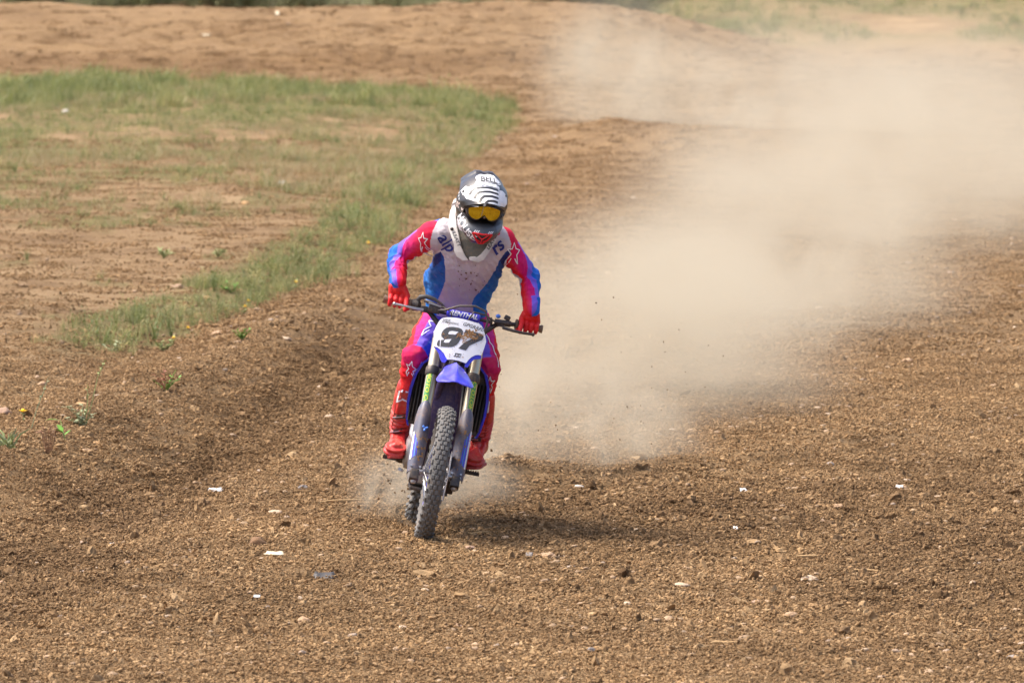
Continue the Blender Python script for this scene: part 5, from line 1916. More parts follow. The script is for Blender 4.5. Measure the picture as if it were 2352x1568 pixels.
for s in (-1, 1):
    st_ = []
    for aa in np.linspace(50, 176, 16):
        q0 = []
        for zz in (-0.016, 0.030):
            o_ = hv(0, 0, zz)
            dr_ = hd(s * math.sin(R(aa)), -math.cos(R(aa)), 0)
            far = hb.ray_cast(o_ + dr_ * 0.3, -dr_)[0]
            rr0 = (far - o_).length if far is not None else 0.13
            q0.append((o_, dr_, rr0 + 0.0015))
        st_.append([q0[0][0] + q0[0][1] * (q0[0][2] - 0.004), q0[0][0] + q0[0][1] * (q0[0][2] + 0.002), q0[1][0] + q0[1][1] * (q0[1][2] + 0.002), q0[1][0] + q0[1][1] * (q0[1][2] - 0.004)])
    MB().loft(st_).build('goggle_strap', m_black, helmet)
# strap text
strap_objs = [o for o in COL.objects if o.name.startswith('goggle_strap')]
sbv = bvh_of(strap_objs[0].data)
print_text('lettering', '100%', 0.040, hv(-0.150, -0.055, 0.008), hd(0.35, -0.93, 0), hd(0, 0, 1), hd(-0.93, -0.35, 0), sbv, plain('pink_white', s2l(226, 206, 198), 0.6), strap_objs[0], bold=0.03, off=0.0016, wide=0.95)

# chin vent: red honeycomb frame
vent = MB()
vo = [(-0.050, -0.080), (0.050, -0.080), (0.032, -0.110), (0.012, -0.138), (-0.012, -0.138), (-0.032, -0.110)]
def on_chin(u, w, off=0.004):
    o = hv(u, -0.4, w)
    h = hb.ray_cast(o, hd(0, 1, 0))
    return (h[0] if h[0] is not None else hv(u, -0.2, w)) + hd(0, -1, -0.3) * off
for a, b2 in zip(vo, vo[1:] + vo[:1]):
    vent.tube([on_chin(*a), on_chin((a[0] + b2[0]) / 2, (a[1] + b2[1]) / 2), on_chin(*b2)], 0.0046, 8)
for a, b2 in (((0, -0.108), (0, -0.138)), ((0, -0.108), (-0.032, -0.082)), ((0, -0.108), (0.032, -0.082)), ((-0.034, -0.110), (-0.008, -0.124)), ((0.034, -0.110), (0.008, -0.124))):
    vent.tube([on_chin(*a), on_chin((a[0] + b2[0]) / 2, (a[1] + b2[1]) / 2), on_chin(*b2)], 0.0036, 8)
vent.build('chin_vent', m_redp, helmet)
print_poly('vent_mesh', [vo], hv(0, -0.3, 0), hd(1, 0, 0), hd(0, 0, 1), hd(0, -1, 0), hb, m_black, helmet, 0.001)
for k in range(5):
    x = -0.052 + k * 0.009
    if k < 3:
        print_poly('chin_stripe', [[(x, -0.086), (x + 0.005, -0.086), (x + 0.018, -0.068), (x + 0.013, -0.068)]], hv(0, -0.3, 0), hd(1, 0, 0), hd(0, 0, 1), hd(0, -1, 0), hb, m_wprint, helmet, 0.003)
        print_poly('chin_stripe', [[(-x - 0.012, -0.082), (-x - 0.007, -0.082), (-x + 0.004, -0.068), (-x - 0.001, -0.068)]], hv(0, -0.3, 0), hd(1, 0, 0), hd(0, 0, 1), hd(0, -1, 0), hb, m_wprint, helmet, 0.003)
# house lettering down the photo-left cheek
print_text('lettering', 'HOUSE', 0.054, hv(-0.112, -0.16, -0.070), hd(0.62, -0.62, -0.52), hd(0.42, -0.25, 0.85), hd(-0.74, -0.66, 0.05), hb, m_wprint, helmet, bold=0.03, shear=0.15, off=0.002, wide=0.95)
print_text('lettering', 'FASTH', 0.055, hv(-0.15, 0.0, 0.085), hd(0.25, -0.75, -0.45), hd(0.5, 0.0, 0.85), hd(-0.85, -0.25, 0.4), hb, m_wprint, helmet, bold=0.03, off=0.002)

# peak
def peak_pt(u, v, f=0.0):
    """u across -1..1, v from crown (0) to tip (1)"""
    vv = v; v = max(v, 0.0); ex = vv - v
    w = (0.112 + 0.014 * math.sin(v * 2.6) + 0.02 * ex) * (1 - 0.10 * max(0, v - 0.85) / 0.15)
    y = 0.035 - 0.240 * v + 0.075 * abs(u) ** 2.2 * (0.35 + v * 0.9)
    z = 0.168 + 0.012 * math.sin(min(v * 3.3, 3.14)) - 0.082 * v ** 1.35 - (0.070 - 0.012 * v) * abs(u) ** 2.1
    z += 0.004 * math.exp(-((abs(u) - 0.42) / 0.07) ** 2) * (1 - v)
    z -= 0.010 * math.exp(-(u / 0.18) ** 2) * (1 - min(v / 0.25, 1))
    y -= 0.240 * ex
    z += -0.13 * ex - 0.55 * ex * ex
    return hv(u * w, y, z + f)


NU, NV = 41, 41
top = [[peak_pt(u, v) for u in np.linspace(-1, 1, NU)] for v in np.linspace(-0.2, 1, NV)]
bot = [[peak_pt(u, v, -0.006 - 0.010 * v) for u in np.linspace(-1, 1, NU)] for v in np.linspace(-0.2, 1, NV)]
rings = [t + list(reversed(b2)) for t, b2 in zip(top, bot)]
pk = MB().loft(rings)
pkm = pk.mesh(weld=False)
# paint
m_peak = m_hel
colp = np.tile(s2l(30, 32, 39), (len(pkm.vertices), 1))
set_color(pkm, colp)
peak = link('peak', pkm, m_peak, helmet)
pkb = bvh_of(pkm)


def peak_print(name, polys, mat, off, seg=0.010):
    """polygons in (u, v) peak coordinates laid on its top face"""
    bm = bmesh.new()
    for poly in polys:
        vs = [bm.verts.new((a, b2, 0)) for a, b2 in poly]
        bm.faces.new(vs)
    bmesh.ops.triangulate(bm, faces=bm.faces)
    for _ in range(6):
        es = [e for e in bm.edges if e.calc_length() > 0.035]
        if not es:
            break
        bmesh.ops.subdivide_edges(bm, edges=es, cuts=1)
        bmesh.ops.triangulate(bm, faces=bm.faces)
    for v in bm.verts:
        v.co = peak_pt(v.co.x, v.co.y, off)
    me_ = bpy.data.meshes.new('print')
    for f in bm.faces:
        f.smooth = True
    bm.normal_update()
    if sum(f.normal.dot(hd(0, -0.4, 1)) for f in bm.faces) < 0:
        bmesh.ops.reverse_faces(bm, faces=bm.faces)
    bm.to_mesh(me_); bm.free()
    return link(name, me_, mat, peak)


m_pgrey = plain('peak_grey', s2l(46, 47, 52), 0.4, dirt=0.15)
# white field, then dark bands curving round, then the plain white block at the right
peak_print('peak_print', [[(-0.93, 0.62), (-0.62, 0.50), (-0.30, 0.53), (0.0, 0.50), (0.55, 0.52), (0.56, 0.98), (-0.20, 0.985), (-0.55, 0.93), (-0.80, 0.84)]], m_wprint, 0.0012)
peak_print('peak_print', [[(-0.97, 0.55), (-0.80, 0.44), (-0.66, 0.56), (-0.74, 0.74), (-0.90, 0.72)]], m_wprint, 0.0014)
peak_print('peak_print', [[(0.56, 0.56), (0.72, 0.52), (0.93, 0.58), (0.96, 0.80), (0.90, 0.93), (0.56, 0.98)]], m_wprint, 0.0014)
for k in range(4):
    v0 = 0.565 + 0.105 * k
    l0 = -0.62 + 0.17 * k
    pts_t = [(l0 - 0.12, v0 + 0.19), (l0 - 0.02, v0 + 0.085), (l0 + 0.12, v0 + 0.025), (0.0 + 0.1 * k, v0), (0.50, v0 + 0.012)]
    pts_b = [(0.50, v0 + 0.064), (0.0 + 0.1 * k, v0 + 0.052), (l0 + 0.17, v0 + 0.074), (l0 + 0.06, v0 + 0.12), (l0 - 0.015, v0 + 0.20)]
    peak_print('peak_band', [pts_t + pts_b], m_pgrey, 0.0022)
# logo plaque
def oval(cx, cy, rx, ry, n=28, hump=0.0):
    out = []
    for k in range(n):
        a = 2 * math.pi * k / n
        out.append((cx + rx * math.copysign(abs(math.cos(a)) ** 0.9, math.cos(a)), cy + ry * math.sin(a) * (1 + hump * math.exp(-(math.cos(a) / 0.5) ** 2) * (math.sin(a) < 0))))
    return out
peak_print('logo_plaque', [oval(0.12, 0.26, 0.56, 0.215, hump=0.25)], m_wprint, 0.0024)
peak_print('logo_plaque', [oval(0.12, 0.26, 0.53, 0.190, hump=0.25)], m_pgrey, 0.0030)
peak_print('logo_plaque', [oval(0.12, 0.26, 0.51, 0.175, hump=0.25)], m_wprint, 0.0036)
V2, F2 = text_flat('BELL', 0.19, 0.0, 0.03)
xs_ = [a for a, b2 in V2]
k_ = 0.72 / (max(xs_) - min(xs_))
bm_polys = []
for f in F2:
    bm_polys.append([(0.12 + V2[i][0] * k_, 0.325 - V2[i][1] * 1.45) for i in f])
peak_print('lettering', bm_polys, m_print, 0.0044)
peak_print('peak_print', [[(-0.52, 0.55), (-0.42, 0.40), (-0.10, 0.50), (-0.20, 0.56)], [(-0.18, 0.52), (-0.16, 0.455), (0.55, 0.475), (0.56, 0.56), (0.2, 0.53), (0.1, 0.555)]], m_wprint, 0.0050)
for s in (-1, 1):
    MB().cyl(hv(s * 0.100, -0.055, 0.085), hv(s * 0.1135, -0.060, 0.089), 0.009, n=16).build('peak_bolt', m_dark, peak)

# ---- neck brace: two flat chest plates, padding between, collar round the neck
def brace_y(py_):
    return float(np.interp(py_, [465, 490, 520, 550, 580, 602], [0.53, 0.475, 0.425, 0.395, 0.385, 0.385]))


def px_slab(poly, y_off, thick, bulge=0.0):
    pts = []
    bm = bmesh.new()
    vs = [bm.verts.new((a, b2, 0)) for a, b2 in poly]
    bm.faces.new(vs)
    bmesh.ops.triangulate(bm, faces=bm.faces)
    for _ in range(3):
        es = [e for e in bm.edges if e.calc_length() > 10]
        bmesh.ops.subdivide_edges(bm, edges=es, cuts=1)
        bmesh.ops.triangulate(bm, faces=bm.faces)
    ext = bmesh.ops.extrude_face_region(bm, geom=list(bm.faces))
    new = {v for v in ext['geom'] if isinstance(v, bmesh.types.BMVert)}
    for v in bm.verts:
        yy = brace_y(v.co.y) + y_off + (0 if v in new else thick) + 0.9 * ((v.co.x - 1092) / 445) ** 2
        v.co = loc(P(v.co.x, v.co.y, yy))
    bmesh.ops.recalc_face_normals(bm, faces=bm.faces)
    es = [e for e in bm.edges if len(e.link_faces) == 2 and e.calc_face_angle(0) > R(50)]
    bmesh.ops.bevel(bm, geom=es, offset=0.003, segments=2, affect='EDGES', clamp_overlap=True)
    me_ = bpy.data.meshes.new('slab')
    bm.to_mesh(me_); bm.free()
    return me_


plL = [(1043, 466), (1034, 484), (1030, 506), (1031, 526), (1037, 545), (1043, 562), (1043, 577), (1050, 590), (1063, 599), (1076, 598), (1068, 586), (1060, 568), (1054, 540), (1049, 516), (1047, 492), (1050, 470)]
plR = [(1150, 510), (1138, 524), (1130, 540), (1124, 554), (1115, 571), (1104, 584), (1090, 595), (1084, 600), (1098, 603), (1111, 597), (1122, 581), (1134, 562), (1146, 539), (1154, 520)]
brace = link('neck_brace', px_slab(plL, 0.0, 0.018), m_brace, rider)
nbb = bvh_of(brace.data)
br2 = link('brace_plate', px_slab(plR, 0.0, 0.018), m_brace, brace)
nbb2 = bvh_of(br2.data)
link('padding', px_slab([(1046, 494), (1050, 530), (1056, 560), (1066, 586), (1077, 598), (1092, 598), (1106, 586), (1120, 566), (1130, 545), (1142, 516), (1140, 500), (1100, 520), (1060, 500)], 0.014, 0.02), m_bib, brace)
link('clasp', px_slab([(1077, 590), (1090, 589), (1100, 592), (1098, 599), (1086, 600), (1078, 598)], -0.004, 0.02), m_brace, brace)
MB().tube([loc(P(*q)) for q in ((1046, 474, 0.53), (1050, 466, 0.60), (1075, 462, 0.66), (1108, 463, 0.68), (1132, 474, 0.66), (1146, 490, 0.60), (1147, 508, 0.52))], [0.022, 0.024, 0.024, 0.022, 0.018, 0.014, 0.012], 14).build('collar', m_brace, brace)
def btext(txt, at, size, rot, bv_):
    c, s_ = math.cos(R(rot)), math.sin(R(rot))
    return print_text('lettering', txt, size, loc(P(at[0], at[1], 0.3)), (c, 0, s_), (-s_, 0, c), (0, -1, 0), bv_, m_print, brace, off=0.0015, bold=0.02, wide=1.15, shear=0.1)
btext('LEATT', (1048, 552), 0.024, -68, nbb)
btext('LEATT', (1129, 560), 0.024, 58, nbb2)
MB().sphere(loc(P(1038, 526, 0.425)), (0.009, 0.004, 0.009)).build('stud', m_dark, brace)
MB().sphere(loc(P(1144, 536, 0.415)), (0.010, 0.005, 0.010)).build('stud', plain('pink_stud', s2l(224, 30, 90), 0.5, dirt=0.0), brace)
# ================================================================== SINGLE STONES, LITTER, STICKS, WEEDS
def stone_mat(name, rgb):
    return plain(name, s2l(*rgb), 0.9, dirt=0.75, dirt_scale=30, bump=0.5, bump_scale=160, var=0.2)


SM = {'tan': stone_mat('tan_stone', (178, 146, 114)), 'pale': stone_mat('pale_stone', (196, 172, 146)), 'grey': stone_mat('grey_stone', (132, 128, 126)),
      'blue': stone_mat('bluish_stone', (150, 144, 140)), 'pink': stone_mat('pinkish_stone', (176, 144, 122)), 'dark': stone_mat('dark_stone', (96, 88, 82)),
      'ochre': stone_mat('ochre_stone', (190, 150, 102)), 'soil': stone_mat('clod_of_soil', (120, 88, 60)), 'white': stone_mat('white_stone', (222, 214, 202))}


def stone(px, py, w, mat, label, flat=0.6, name='stone', sharp=False, seed=None, long=1.25):
    c = ground_at(px, py)
    d = c.y + D0
    r_ = w * 0.88 / F_PX * d / 2
    seed = seed if seed is not None else int(px * 7 + py)
    me_ = lump(seed, 3, 0.25 if not sharp else 0.42, flat, sharp, long)
    o = link(name, me_, SM[mat], label=label, category='stone' if name == 'stone' else 'clod', group='loose stones lying on the dirt')
    o.location = (c.x, c.y, c.z + r_ * flat * 0.30)
    o.scale = (r_ / long * 1.0, r_, r_)
    o.rotation_euler = (random.uniform(-.15, .15), random.uniform(-.15, .15), random.uniform(-.5, .5))
    return o


stone(1815, 1416, 34, 'tan', 'rounded tan stone with a grey underside near the lower right', 0.62)
stone(1858, 1333, 40, 'pale', 'pale angular rock in the loose soil, right of centre foreground', 0.5, sharp=True)
stone(1565, 1346, 42, 'pale', 'broad flat pale stone below the dark soil patch', 0.38)
stone(1925, 1167, 24, 'tan', 'small blocky tan stone standing alone on the right', 0.8, sharp=True)
stone(1908, 1068, 22, 'blue', 'smooth bluish oval pebble on the lip where the dust ends', 0.6)
stone(2324, 1512, 30, 'blue', 'light grey oval pebble beside a dark hole at lower right', 0.6)
stone(697, 1429, 32, 'tan', 'plump tan stone in the foreground, below left of the front wheel', 0.75)
stone(697, 1121, 24, 'grey', 'dark grey squarish stone left of the rear wheel dust', 0.65, sharp=True)
stone(757, 961, 26, 'pale', 'pale stone on the smooth track left of the red boots', 0.55)
stone(1216, 1278, 22, 'grey', 'grey block of stone below right of the front wheel', 0.8, sharp=True)
stone(1261, 1281, 38, 'tan', 'tan lump of rock beside a grey block below the front wheel', 0.55, sharp=True)
stone(1080, 1260, 26, 'pink', 'pinkish stone just right of the front tyre contact', 0.6)
stone(633, 1180, 36, 'pale', 'flat pale stone left of the motorcycle, above a white wedge', 0.45)
stone(1052, 1440, 22, 'pink', 'small pinkish pebble in the middle foreground', 0.65)
stone(925, 1442, 24, 'pale', 'small cream pebble in the centre foreground', 0.5)
stone(1358, 1494, 22, 'grey', 'small grey pebble in the foreground right of centre', 0.6)
stone(196, 1039, 30, 'tan', 'long tan stone lying askew on the left ridge', 0.55, long=1.7)
stone(222, 1023, 26, 'ochre', 'squarish ochre stone behind the long one on the left ridge', 0.6, sharp=True)
stone(97, 886, 26, 'tan', 'humped tan stone on bare ground at the far left', 0.7)
stone(187, 930, 32, 'ochre', 'flat ochre stone behind the leafy weeds at left', 0.4)
stone(8, 955, 44, 'pink', 'pinkish boulder cut off by the left edge', 0.7)
stone(408, 661, 40, 'pink', 'flat grey brown slab on the bare island', 0.35, sharp=True)
stone(476, 686, 22, 'ochre', 'small orange tan stone at the edge of the grass verge', 0.5)
stone(505, 768, 44, 'tan', 'flat slab where the verge meets the track', 0.3, sharp=True)
stone(658, 780, 26, 'pale', 'pale lump on the track beside the verge', 0.5)
stone(565, 470, 22, 'ochre', 'ochre stone on the island amid sparse grass', 0.6)
stone(150, 259, 16, 'white', 'white stone among the back grass on the island', 0.8)
stone(590, 1250, 42, 'soil', 'round dark clod of soil left of the front wheel', 0.75, name='soil_clod')
stone(1322, 985, 16, 'pale', 'pale stone blurred inside the dust plume', 0.6)
stone(2080, 1105, 24, 'pale', 'pale flat stone on the lighter right part of the track', 0.5)
stone(1880, 940, 20, 'pale', 'pale stone at the right edge of the dust plume', 0.6)
stone(2085, 830, 26, 'tan', 'tan stone on the right part of the track at mid distance', 0.5)
stone(1330, 1120, 22, 'white', 'whitish stone perched on the lip right of the rider', 0.6)
stone(2060, 1345, 24, 'tan', 'tan stone among dark clods on the right', 0.6)
stone(1735, 1385, 26, 'pink', 'pinkish stone near the lower right middle', 0.6)

m_paper = plain('white_litter', s2l(204, 203, 200), 0.7, dirt=0.4, dirt_scale=40)
m_cream = plain('cream_litter', s2l(226, 214, 184), 0.6, dirt=0.15, dirt_scale=40)
m_bin = plain('black_litter', (0.03, 0.03, 0.034), 0.5, dirt=0.25, dirt_scale=30)
m_stick = plain('dry_stick', s2l(186, 152, 106), 0.85, dirt=0.2, dirt_scale=30, var=0.3)


def scrap(px, py, w, h, mat, label, seed=1, curl=0.3):
    """crumpled bit of paper or plastic with real thickness"""
    rs = random.Random(seed)
    c = ground_at(px, py)
    k = (c.y + D0) / F_PX
    W_, H_ = w * k, h * k * 1.5
    nx_, ny_ = 6, 4
    V, F = [], []
    for t in (0.0015, -0.0015):
        for j in range(ny_):
            for i in range(nx_):
                u, v = i / (nx_ - 1) - 0.5, j / (ny_ - 1) - 0.5
                z = curl * W_ * (u * u + 0.4 * v) + rs.uniform(-0.03, 0.03) * W_ * (1 if t > 0 else 0)
                V.append((u * W_ * (1 - 0.35 * v * rs.uniform(0.6, 1)), v * H_ * (1 + 0.5 * u), z + t + 0.32 * H_ * (v + 0.5)))
    n = nx_ * ny_
    for j in range(ny_ - 1):
        for i in range(nx_ - 1):
            a = j * nx_ + i
            F.append((a, a + 1, a + nx_ + 1, a + nx_))
            F.append((n + a + nx_, n + a + nx_ + 1, n + a + 1, n + a))
    rim = [i for i in range(nx_)] + [j * nx_ + nx_ - 1 for j in range(1, ny_)] + [(ny_ - 1) * nx_ + i for i in range(nx_ - 2, -1, -1)] + [j * nx_ for j in range(ny_ - 2, 0, -1)]
    for a, b2 in zip(rim, rim[1:] + rim[:1]):
        F.append((b2, a, n + a, n + b2))
    o = link('litter', mesh(V, F, True), mat, label=label, category='litter')
    o.location = (c.x, c.y, c.z + 0.006)
    o.rotation_euler = (0, 0, rs.uniform(-0.25, 0.25))
    return o


scrap(495, 1129, 33, 9, m_paper, 'white strip of litter lying flat left of the motorcycle', 1, 0.1)
scrap(630, 1275, 42, 9, m_cream, 'cream wedge shaped scrap below a dark clod of soil', 2, 0.05)
scrap(1707, 1130, 15, 9, m_paper, 'bright white chip on the dark soil right of the rider', 3, 0.4)
scrap(2066, 1122, 17, 8, m_paper, 'white chip of litter on the right side of the track', 4, 0.3)
scrap(1689, 1216, 10, 7, m_paper, 'tiny white scrap below the other chip on dark soil', 5, 0.5)
scrap(590, 1373, 16, 6, m_paper, 'small white sliver in the lower left foreground', 6, 0.2)
scrap(257, 1252, 11, 5, m_paper, 'tiny white sliver at lower left on the track', 7, 0.2)
scrap(745, 1328, 50, 14, m_bin, 'crumpled black scrap in the foreground left of centre', 8, 0.25)
scrap(645, 425, 15, 12, m_paper, 'white scrap of litter on the sparse grass of the island', 9, 0.5)
scrap(637, 34, 7, 12, m_cream, 'white scrap standing on the far bank of the track', 10, 0.2)
scrap(475, 82, 20, 3, m_cream, 'pale flat scrap on the far part of the track', 11, 0.1)


def stick(px, py, w, ang, label, thick=0.006):
    c = ground_at(px, py)
    k = (c.y + D0) / F_PX
    ln = w * k
    rs = random.Random(int(px))
    pts = [Vector((ln * (t - 0.5), math.sin(R(ang)) * ln * 1.0 * (t - 0.5) * 3 + rs.uniform(-.004, .004), 0.012 + rs.uniform(-.003, .004))) for t in np.linspace(0, 1, 6)]
    o = MB().tube(pts, [thick * 0.5, thick, thick * 0.9, thick, thick * 0.8, thick * 0.4], 7, flat=thick * 0.6).build('stick', m_stick)
    o.location = c
    o['label'] = label; o['category'] = 'stick'
    return o


stick(781, 1155, 96, 12, 'long tan stick pointing at the dust left of the rear wheel', 0.009)
stick(1101, 1228, 62, 8, 'thin straight stick right of the front tyre', 0.004)
stick(1663, 1481, 60, -4, 'light yellow stick near the bottom right', 0.008)
stick(1860, 1283, 62, 3, 'broken piece of wood half buried on the right', 0.010)
stick(1985, 1315, 62, -9, 'slanting light splinter on the right', 0.007)
stick(135, 1155, 30, 40, 'short pale stick at the far left', 0.006)

# ---- weeds
def leafy(name, mat, stems, parent=None):
    """stems: list of (points, leaf list); leaves (t, azimuth, length, width, rise)"""
    mb = MB()
    for pts, leaves in stems:
        pts = [Vector(p) for p in pts]
        mb.tube(pts, [0.003] * (len(pts) - 1) + [0.0012], 5)
        for t, azm, ln, wd, rise in leaves:
            k = t * (len(pts) - 1)
            i = min(int(k), len(pts) - 2)
            p = pts[i].lerp(pts[i + 1], k - i)
            u = Vector((math.cos(azm), math.sin(azm), rise)).normalized()
            w = Vector((-math.sin(azm), math.cos(azm), 0)) * wd
            q = [p, p + u * ln * 0.35 + w, p + u * ln * 0.75 + w * 0.7 - Vector((0, 0, ln * 0.06)), p + u * ln - Vector((0, 0, ln * 0.18)), p + u * ln * 0.75 - w * 0.7 - Vector((0, 0, ln * 0.06)), p + u * ln * 0.35 - w]
            up_ = Vector((0, 0, 0.0012))
            mb.add(q + [v + up_ for v in q], [(5, 4, 3, 2, 1, 0), (6, 7, 8, 9, 10, 11)] + [(a, (a + 1) % 6, 6 + (a + 1) % 6, 6 + a) for a in range(6)])
    return mb


def solid_leaf(name, rgb, tr=0.25):
    m, nt, b = nodes_of(name)
    g = N(nt, 'ShaderNodeNewGeometry')
    n = N(nt, 'ShaderNodeTexNoise', Scale=40.0, Detail=3.0)
    L(nt, g.outputs['Position'], n.inputs['Vector'])
    v = ramp(nt, n.outputs[0], [(0.3, tuple(0.7 * c for c in s2l(*rgb))), (0.7, tuple(1.25 * c for c in s2l(*rgb)))])
    L(nt, v.outputs[0], b.inputs['Base Color'])
    b.inputs['Roughness'].default_value = 0.6
    return m


m_w1 = solid_leaf('weed_leaf', (150, 160, 100)); m_w2 = solid_leaf('fresh_leaf', (104, 150, 50)); m_w3 = solid_leaf('reddish_stem', (150, 88, 60))
m_w4 = solid_leaf('grey_green_leaf', (156, 162, 120)); m_fl = solid_leaf('yellow_petal', (244, 196, 10)); m_dr = solid_leaf('rusty_stalk', (156, 116, 84))


def weed(px, py, label, cat='weed', **kw):
    return empty('weed', ground_at(px, py), label, cat, kw.get('group'))


rs = random.Random(9)
def rleaf(t0, n, ln, wd):
    return [(rs.uniform(t0, 1.0), rs.uniform(0, 6.28), ln * rs.uniform(0.6, 1.2), wd * rs.uniform(0.7, 1.2), rs.uniform(0.1, 0.9)) for _ in range(n)]


def scale_at(e):
    return (e.location.y + D0) / F_PX * (1.45 if e.name.startswith('weed') else 1.15)


# tuft at the ridge
e = weed(381, 898, 'small green and reddish weed on the crest of the left ridge')
k = scale_at(e)
st = [([(0, 0, 0), (dx * 0.5 * k, rs.uniform(-8, 8) * k, hh * 0.55 * k), (dx * k, rs.uniform(-8, 8) * k, hh * k)], rleaf(0.35, 5, 9 * k, 2 * k)) for dx, hh in ((-20, 30), (-12, 24), (-4, 38), (6, 26), (16, 34), (22, 22), (12, 16), (-16, 14), (3, 20))]
leafy('w', None, st[:4]).build('stems', m_w3, e); leafy('w', None, st[4:]).build('leaves', m_w2, e)
# grassy clump at left edge
e = weed(22, 1030, 'clump of green blades at the left edge of the picture')
k = scale_at(e)
for j in range(22):
    a = rs.uniform(0, 6.28); h = rs.uniform(10, 36) * k; o = rs.uniform(12, 40) * k
    MB().tube([(rs.uniform(-10, 10) * k, 0, 0), (math.cos(a) * o * 0.5, math.sin(a) * o * 0.5, h * 0.7), (math.cos(a) * o, math.sin(a) * o, h)], [1.8 * k, 1.7 * k, 0.3 * k], 5, flat=[0.6 * k, 0.6 * k, 0.2 * k]).build('blade', m_w1 if j % 3 else m_w4, e)
# leafy weed with a tall flowering stem
e = weed(190, 982, 'leafy weed with a tall thin flower stem on the left')
k = scale_at(e)
leafy('w', None, [([(0, 0, 0), (dx * 0.4 * k, rs.uniform(-10, 10) * k, hh * 0.6 * k), (dx * k, 0, hh * k)], rleaf(0.1, 10, 11 * k, 2.6 * k)) for dx, hh in ((-26, 34), (-14, 30), (0, 40), (10, 34), (18, 22), (-30, 16), (-6, 20))]).build('leaves', m_w4, e)
leafy('w', None, [([(4 * k, 0, 0), (16 * k, 0, 45 * k), (24 * k, 0, 80 * k), (36 * k, 0, 108 * k)], [(0.7 + 0.03 * j, j * 2.0, 7 * k, 2.2 * k, 0.5) for j in range(10)]), ([(0, 0, 0), (8 * k, 0, 40 * k), (8 * k, 0, 70 * k)], rleaf(0.6, 6, 6 * k, 2 * k))]).build('stems', m_w1, e)
# broad bright leaves
e = weed(150, 1012, 'bright green curled dock leaves in front of the leafy weed')
k = scale_at(e)
leafy('w', None, [([(0, 0, 0), (-4 * k, 0, 14 * k)], [(1.0, 2.2, 22 * k, 5 * k, 0.9), (0.9, 4.0, 20 * k, 5 * k, 0.5), (0.6, 0.4, 16 * k, 4 * k, 0.9)])]).build('leaves', m_w2, e)
leafy('w', None, [([(0, 0, 0), (-10 * k, 30 * k, 30 * k)], [(1.0, 3.2, 24 * k, 4 * k, 0.2)])]).build('leaf', m_w2, e)
# rusty dry plant
e = weed(112, 1042, 'rusty brown dried plant at the foot of the left ridge')
k = scale_at(e)
for j in range(7):
    dx = -20 + 6.5 * j
    leafy('w', None, [([(dx * 0.2 * k, 0, 0), (dx * 0.6 * k, rs.uniform(-6, 6) * k, 34 * k), (dx * k + rs.uniform(-5, 5) * k, 0, rs.uniform(30, 50) * k)], rleaf(0.35, 14, 4.5 * k, 1.0 * k))]).build('stalk', m_dr, e)
# thin stalk and yellow flower
e = weed(72, 985, 'single thin stalk with tiny leaves leaning right, far left')
k = scale_at(e)
leafy('w', None, [([(0, 0, 0), (8 * k, 0, 30 * k), (20 * k, 0, 60 * k), (27 * k, 0, 82 * k)], rleaf(0.5, 9, 6 * k, 1.8 * k))]).build('stalk', m_w4, e)


def flower(px, py, w, h, label, group=None):
    base = ground_at(px, py + h)
    e = empty('wildflower', base, label, 'flower', group)
    k = scale_at(e)
    leafy('w', None, [([(0, 0, 0), (0, 0, h * k)], rleaf(0.0, 5, 12 * k, 2.2 * k))]).build('stem', m_w1, e)
    fl_ = MB()
    for j in range(12):
        a = 6.283 * j / 12
        u = Vector((math.cos(a), math.sin(a), 0.25)) * (w / 2 * k)
        s_ = Vector((-math.sin(a), math.cos(a), 0)) * (w * 0.13 * k)
        c0 = Vector((0, 0, h * k))
        q = [c0, c0 + u * 0.6 + s_, c0 + u, c0 + u * 0.6 - s_]
        up_ = Vector((0, 0, 0.002))
        fl_.add(q + [v + up_ for v in q], [(3, 2, 1, 0), (4, 5, 6, 7)] + [(b2, (b2 + 1) % 4, 4 + (b2 + 1) % 4, 4 + b2) for b2 in range(4)])
    fl_.sphere((0, 0, (h + 2) * k), (w * 0.22 * k, w * 0.22 * k, w * 0.22 * k), 10, 6)
    fl_.build('flower_head', m_fl, e)
    return e


flower(53, 948, 18, 22, 'yellow dandelion flower at the far left beside the green clump')
for (x, y, lab) in ((399, 778, 'yellow flower at the near tip of the grass verge, by the track'), (432, 755, 'yellow flower beside the nearest one in the grass verge'), (571, 693, 'upper of two yellow flowers in the middle of the verge'), (563, 706, 'lower of two yellow flowers in the middle of the verge'), (680, 650, 'yellow flower in the verge well left of the rider'), (846, 560, 'yellow flower in the verge nearest the rider shoulder')):
    flower(x, y, 9, 12, lab)
for (x, y, lab, n) in ((555, 772, 'small green weed on the track just below the verge', 8), (377, 800, 'low grey green weed in front of the verge tip', 12), (262, 800, 'small yellowish weed at the tip of the verge', 6), (500, 585, 'upright green weed alone on the bare island', 9), (375, 585, 'spiky green weed on the bare island', 9), (530, 665, 'dark green low weed on bare ground near the verge', 9)):
    e = weed(x, y + 8, lab)
    k = scale_at(e)
    leafy('w', None, [([(0, 0, 0), (dx * 0.5 * k, rs.uniform(-6, 6) * k, hh * 0.6 * k), (dx * k, rs.uniform(-8, 8) * k, hh * k)], rleaf(0.2, 6, 8 * k, 1.8 * k)) for dx, hh in [(rs.uniform(-16, 16), rs.uniform(7, 18)) for _ in range(n)]]).build('leaves', rs.choice([m_w1, m_w4, m_w2]), e)

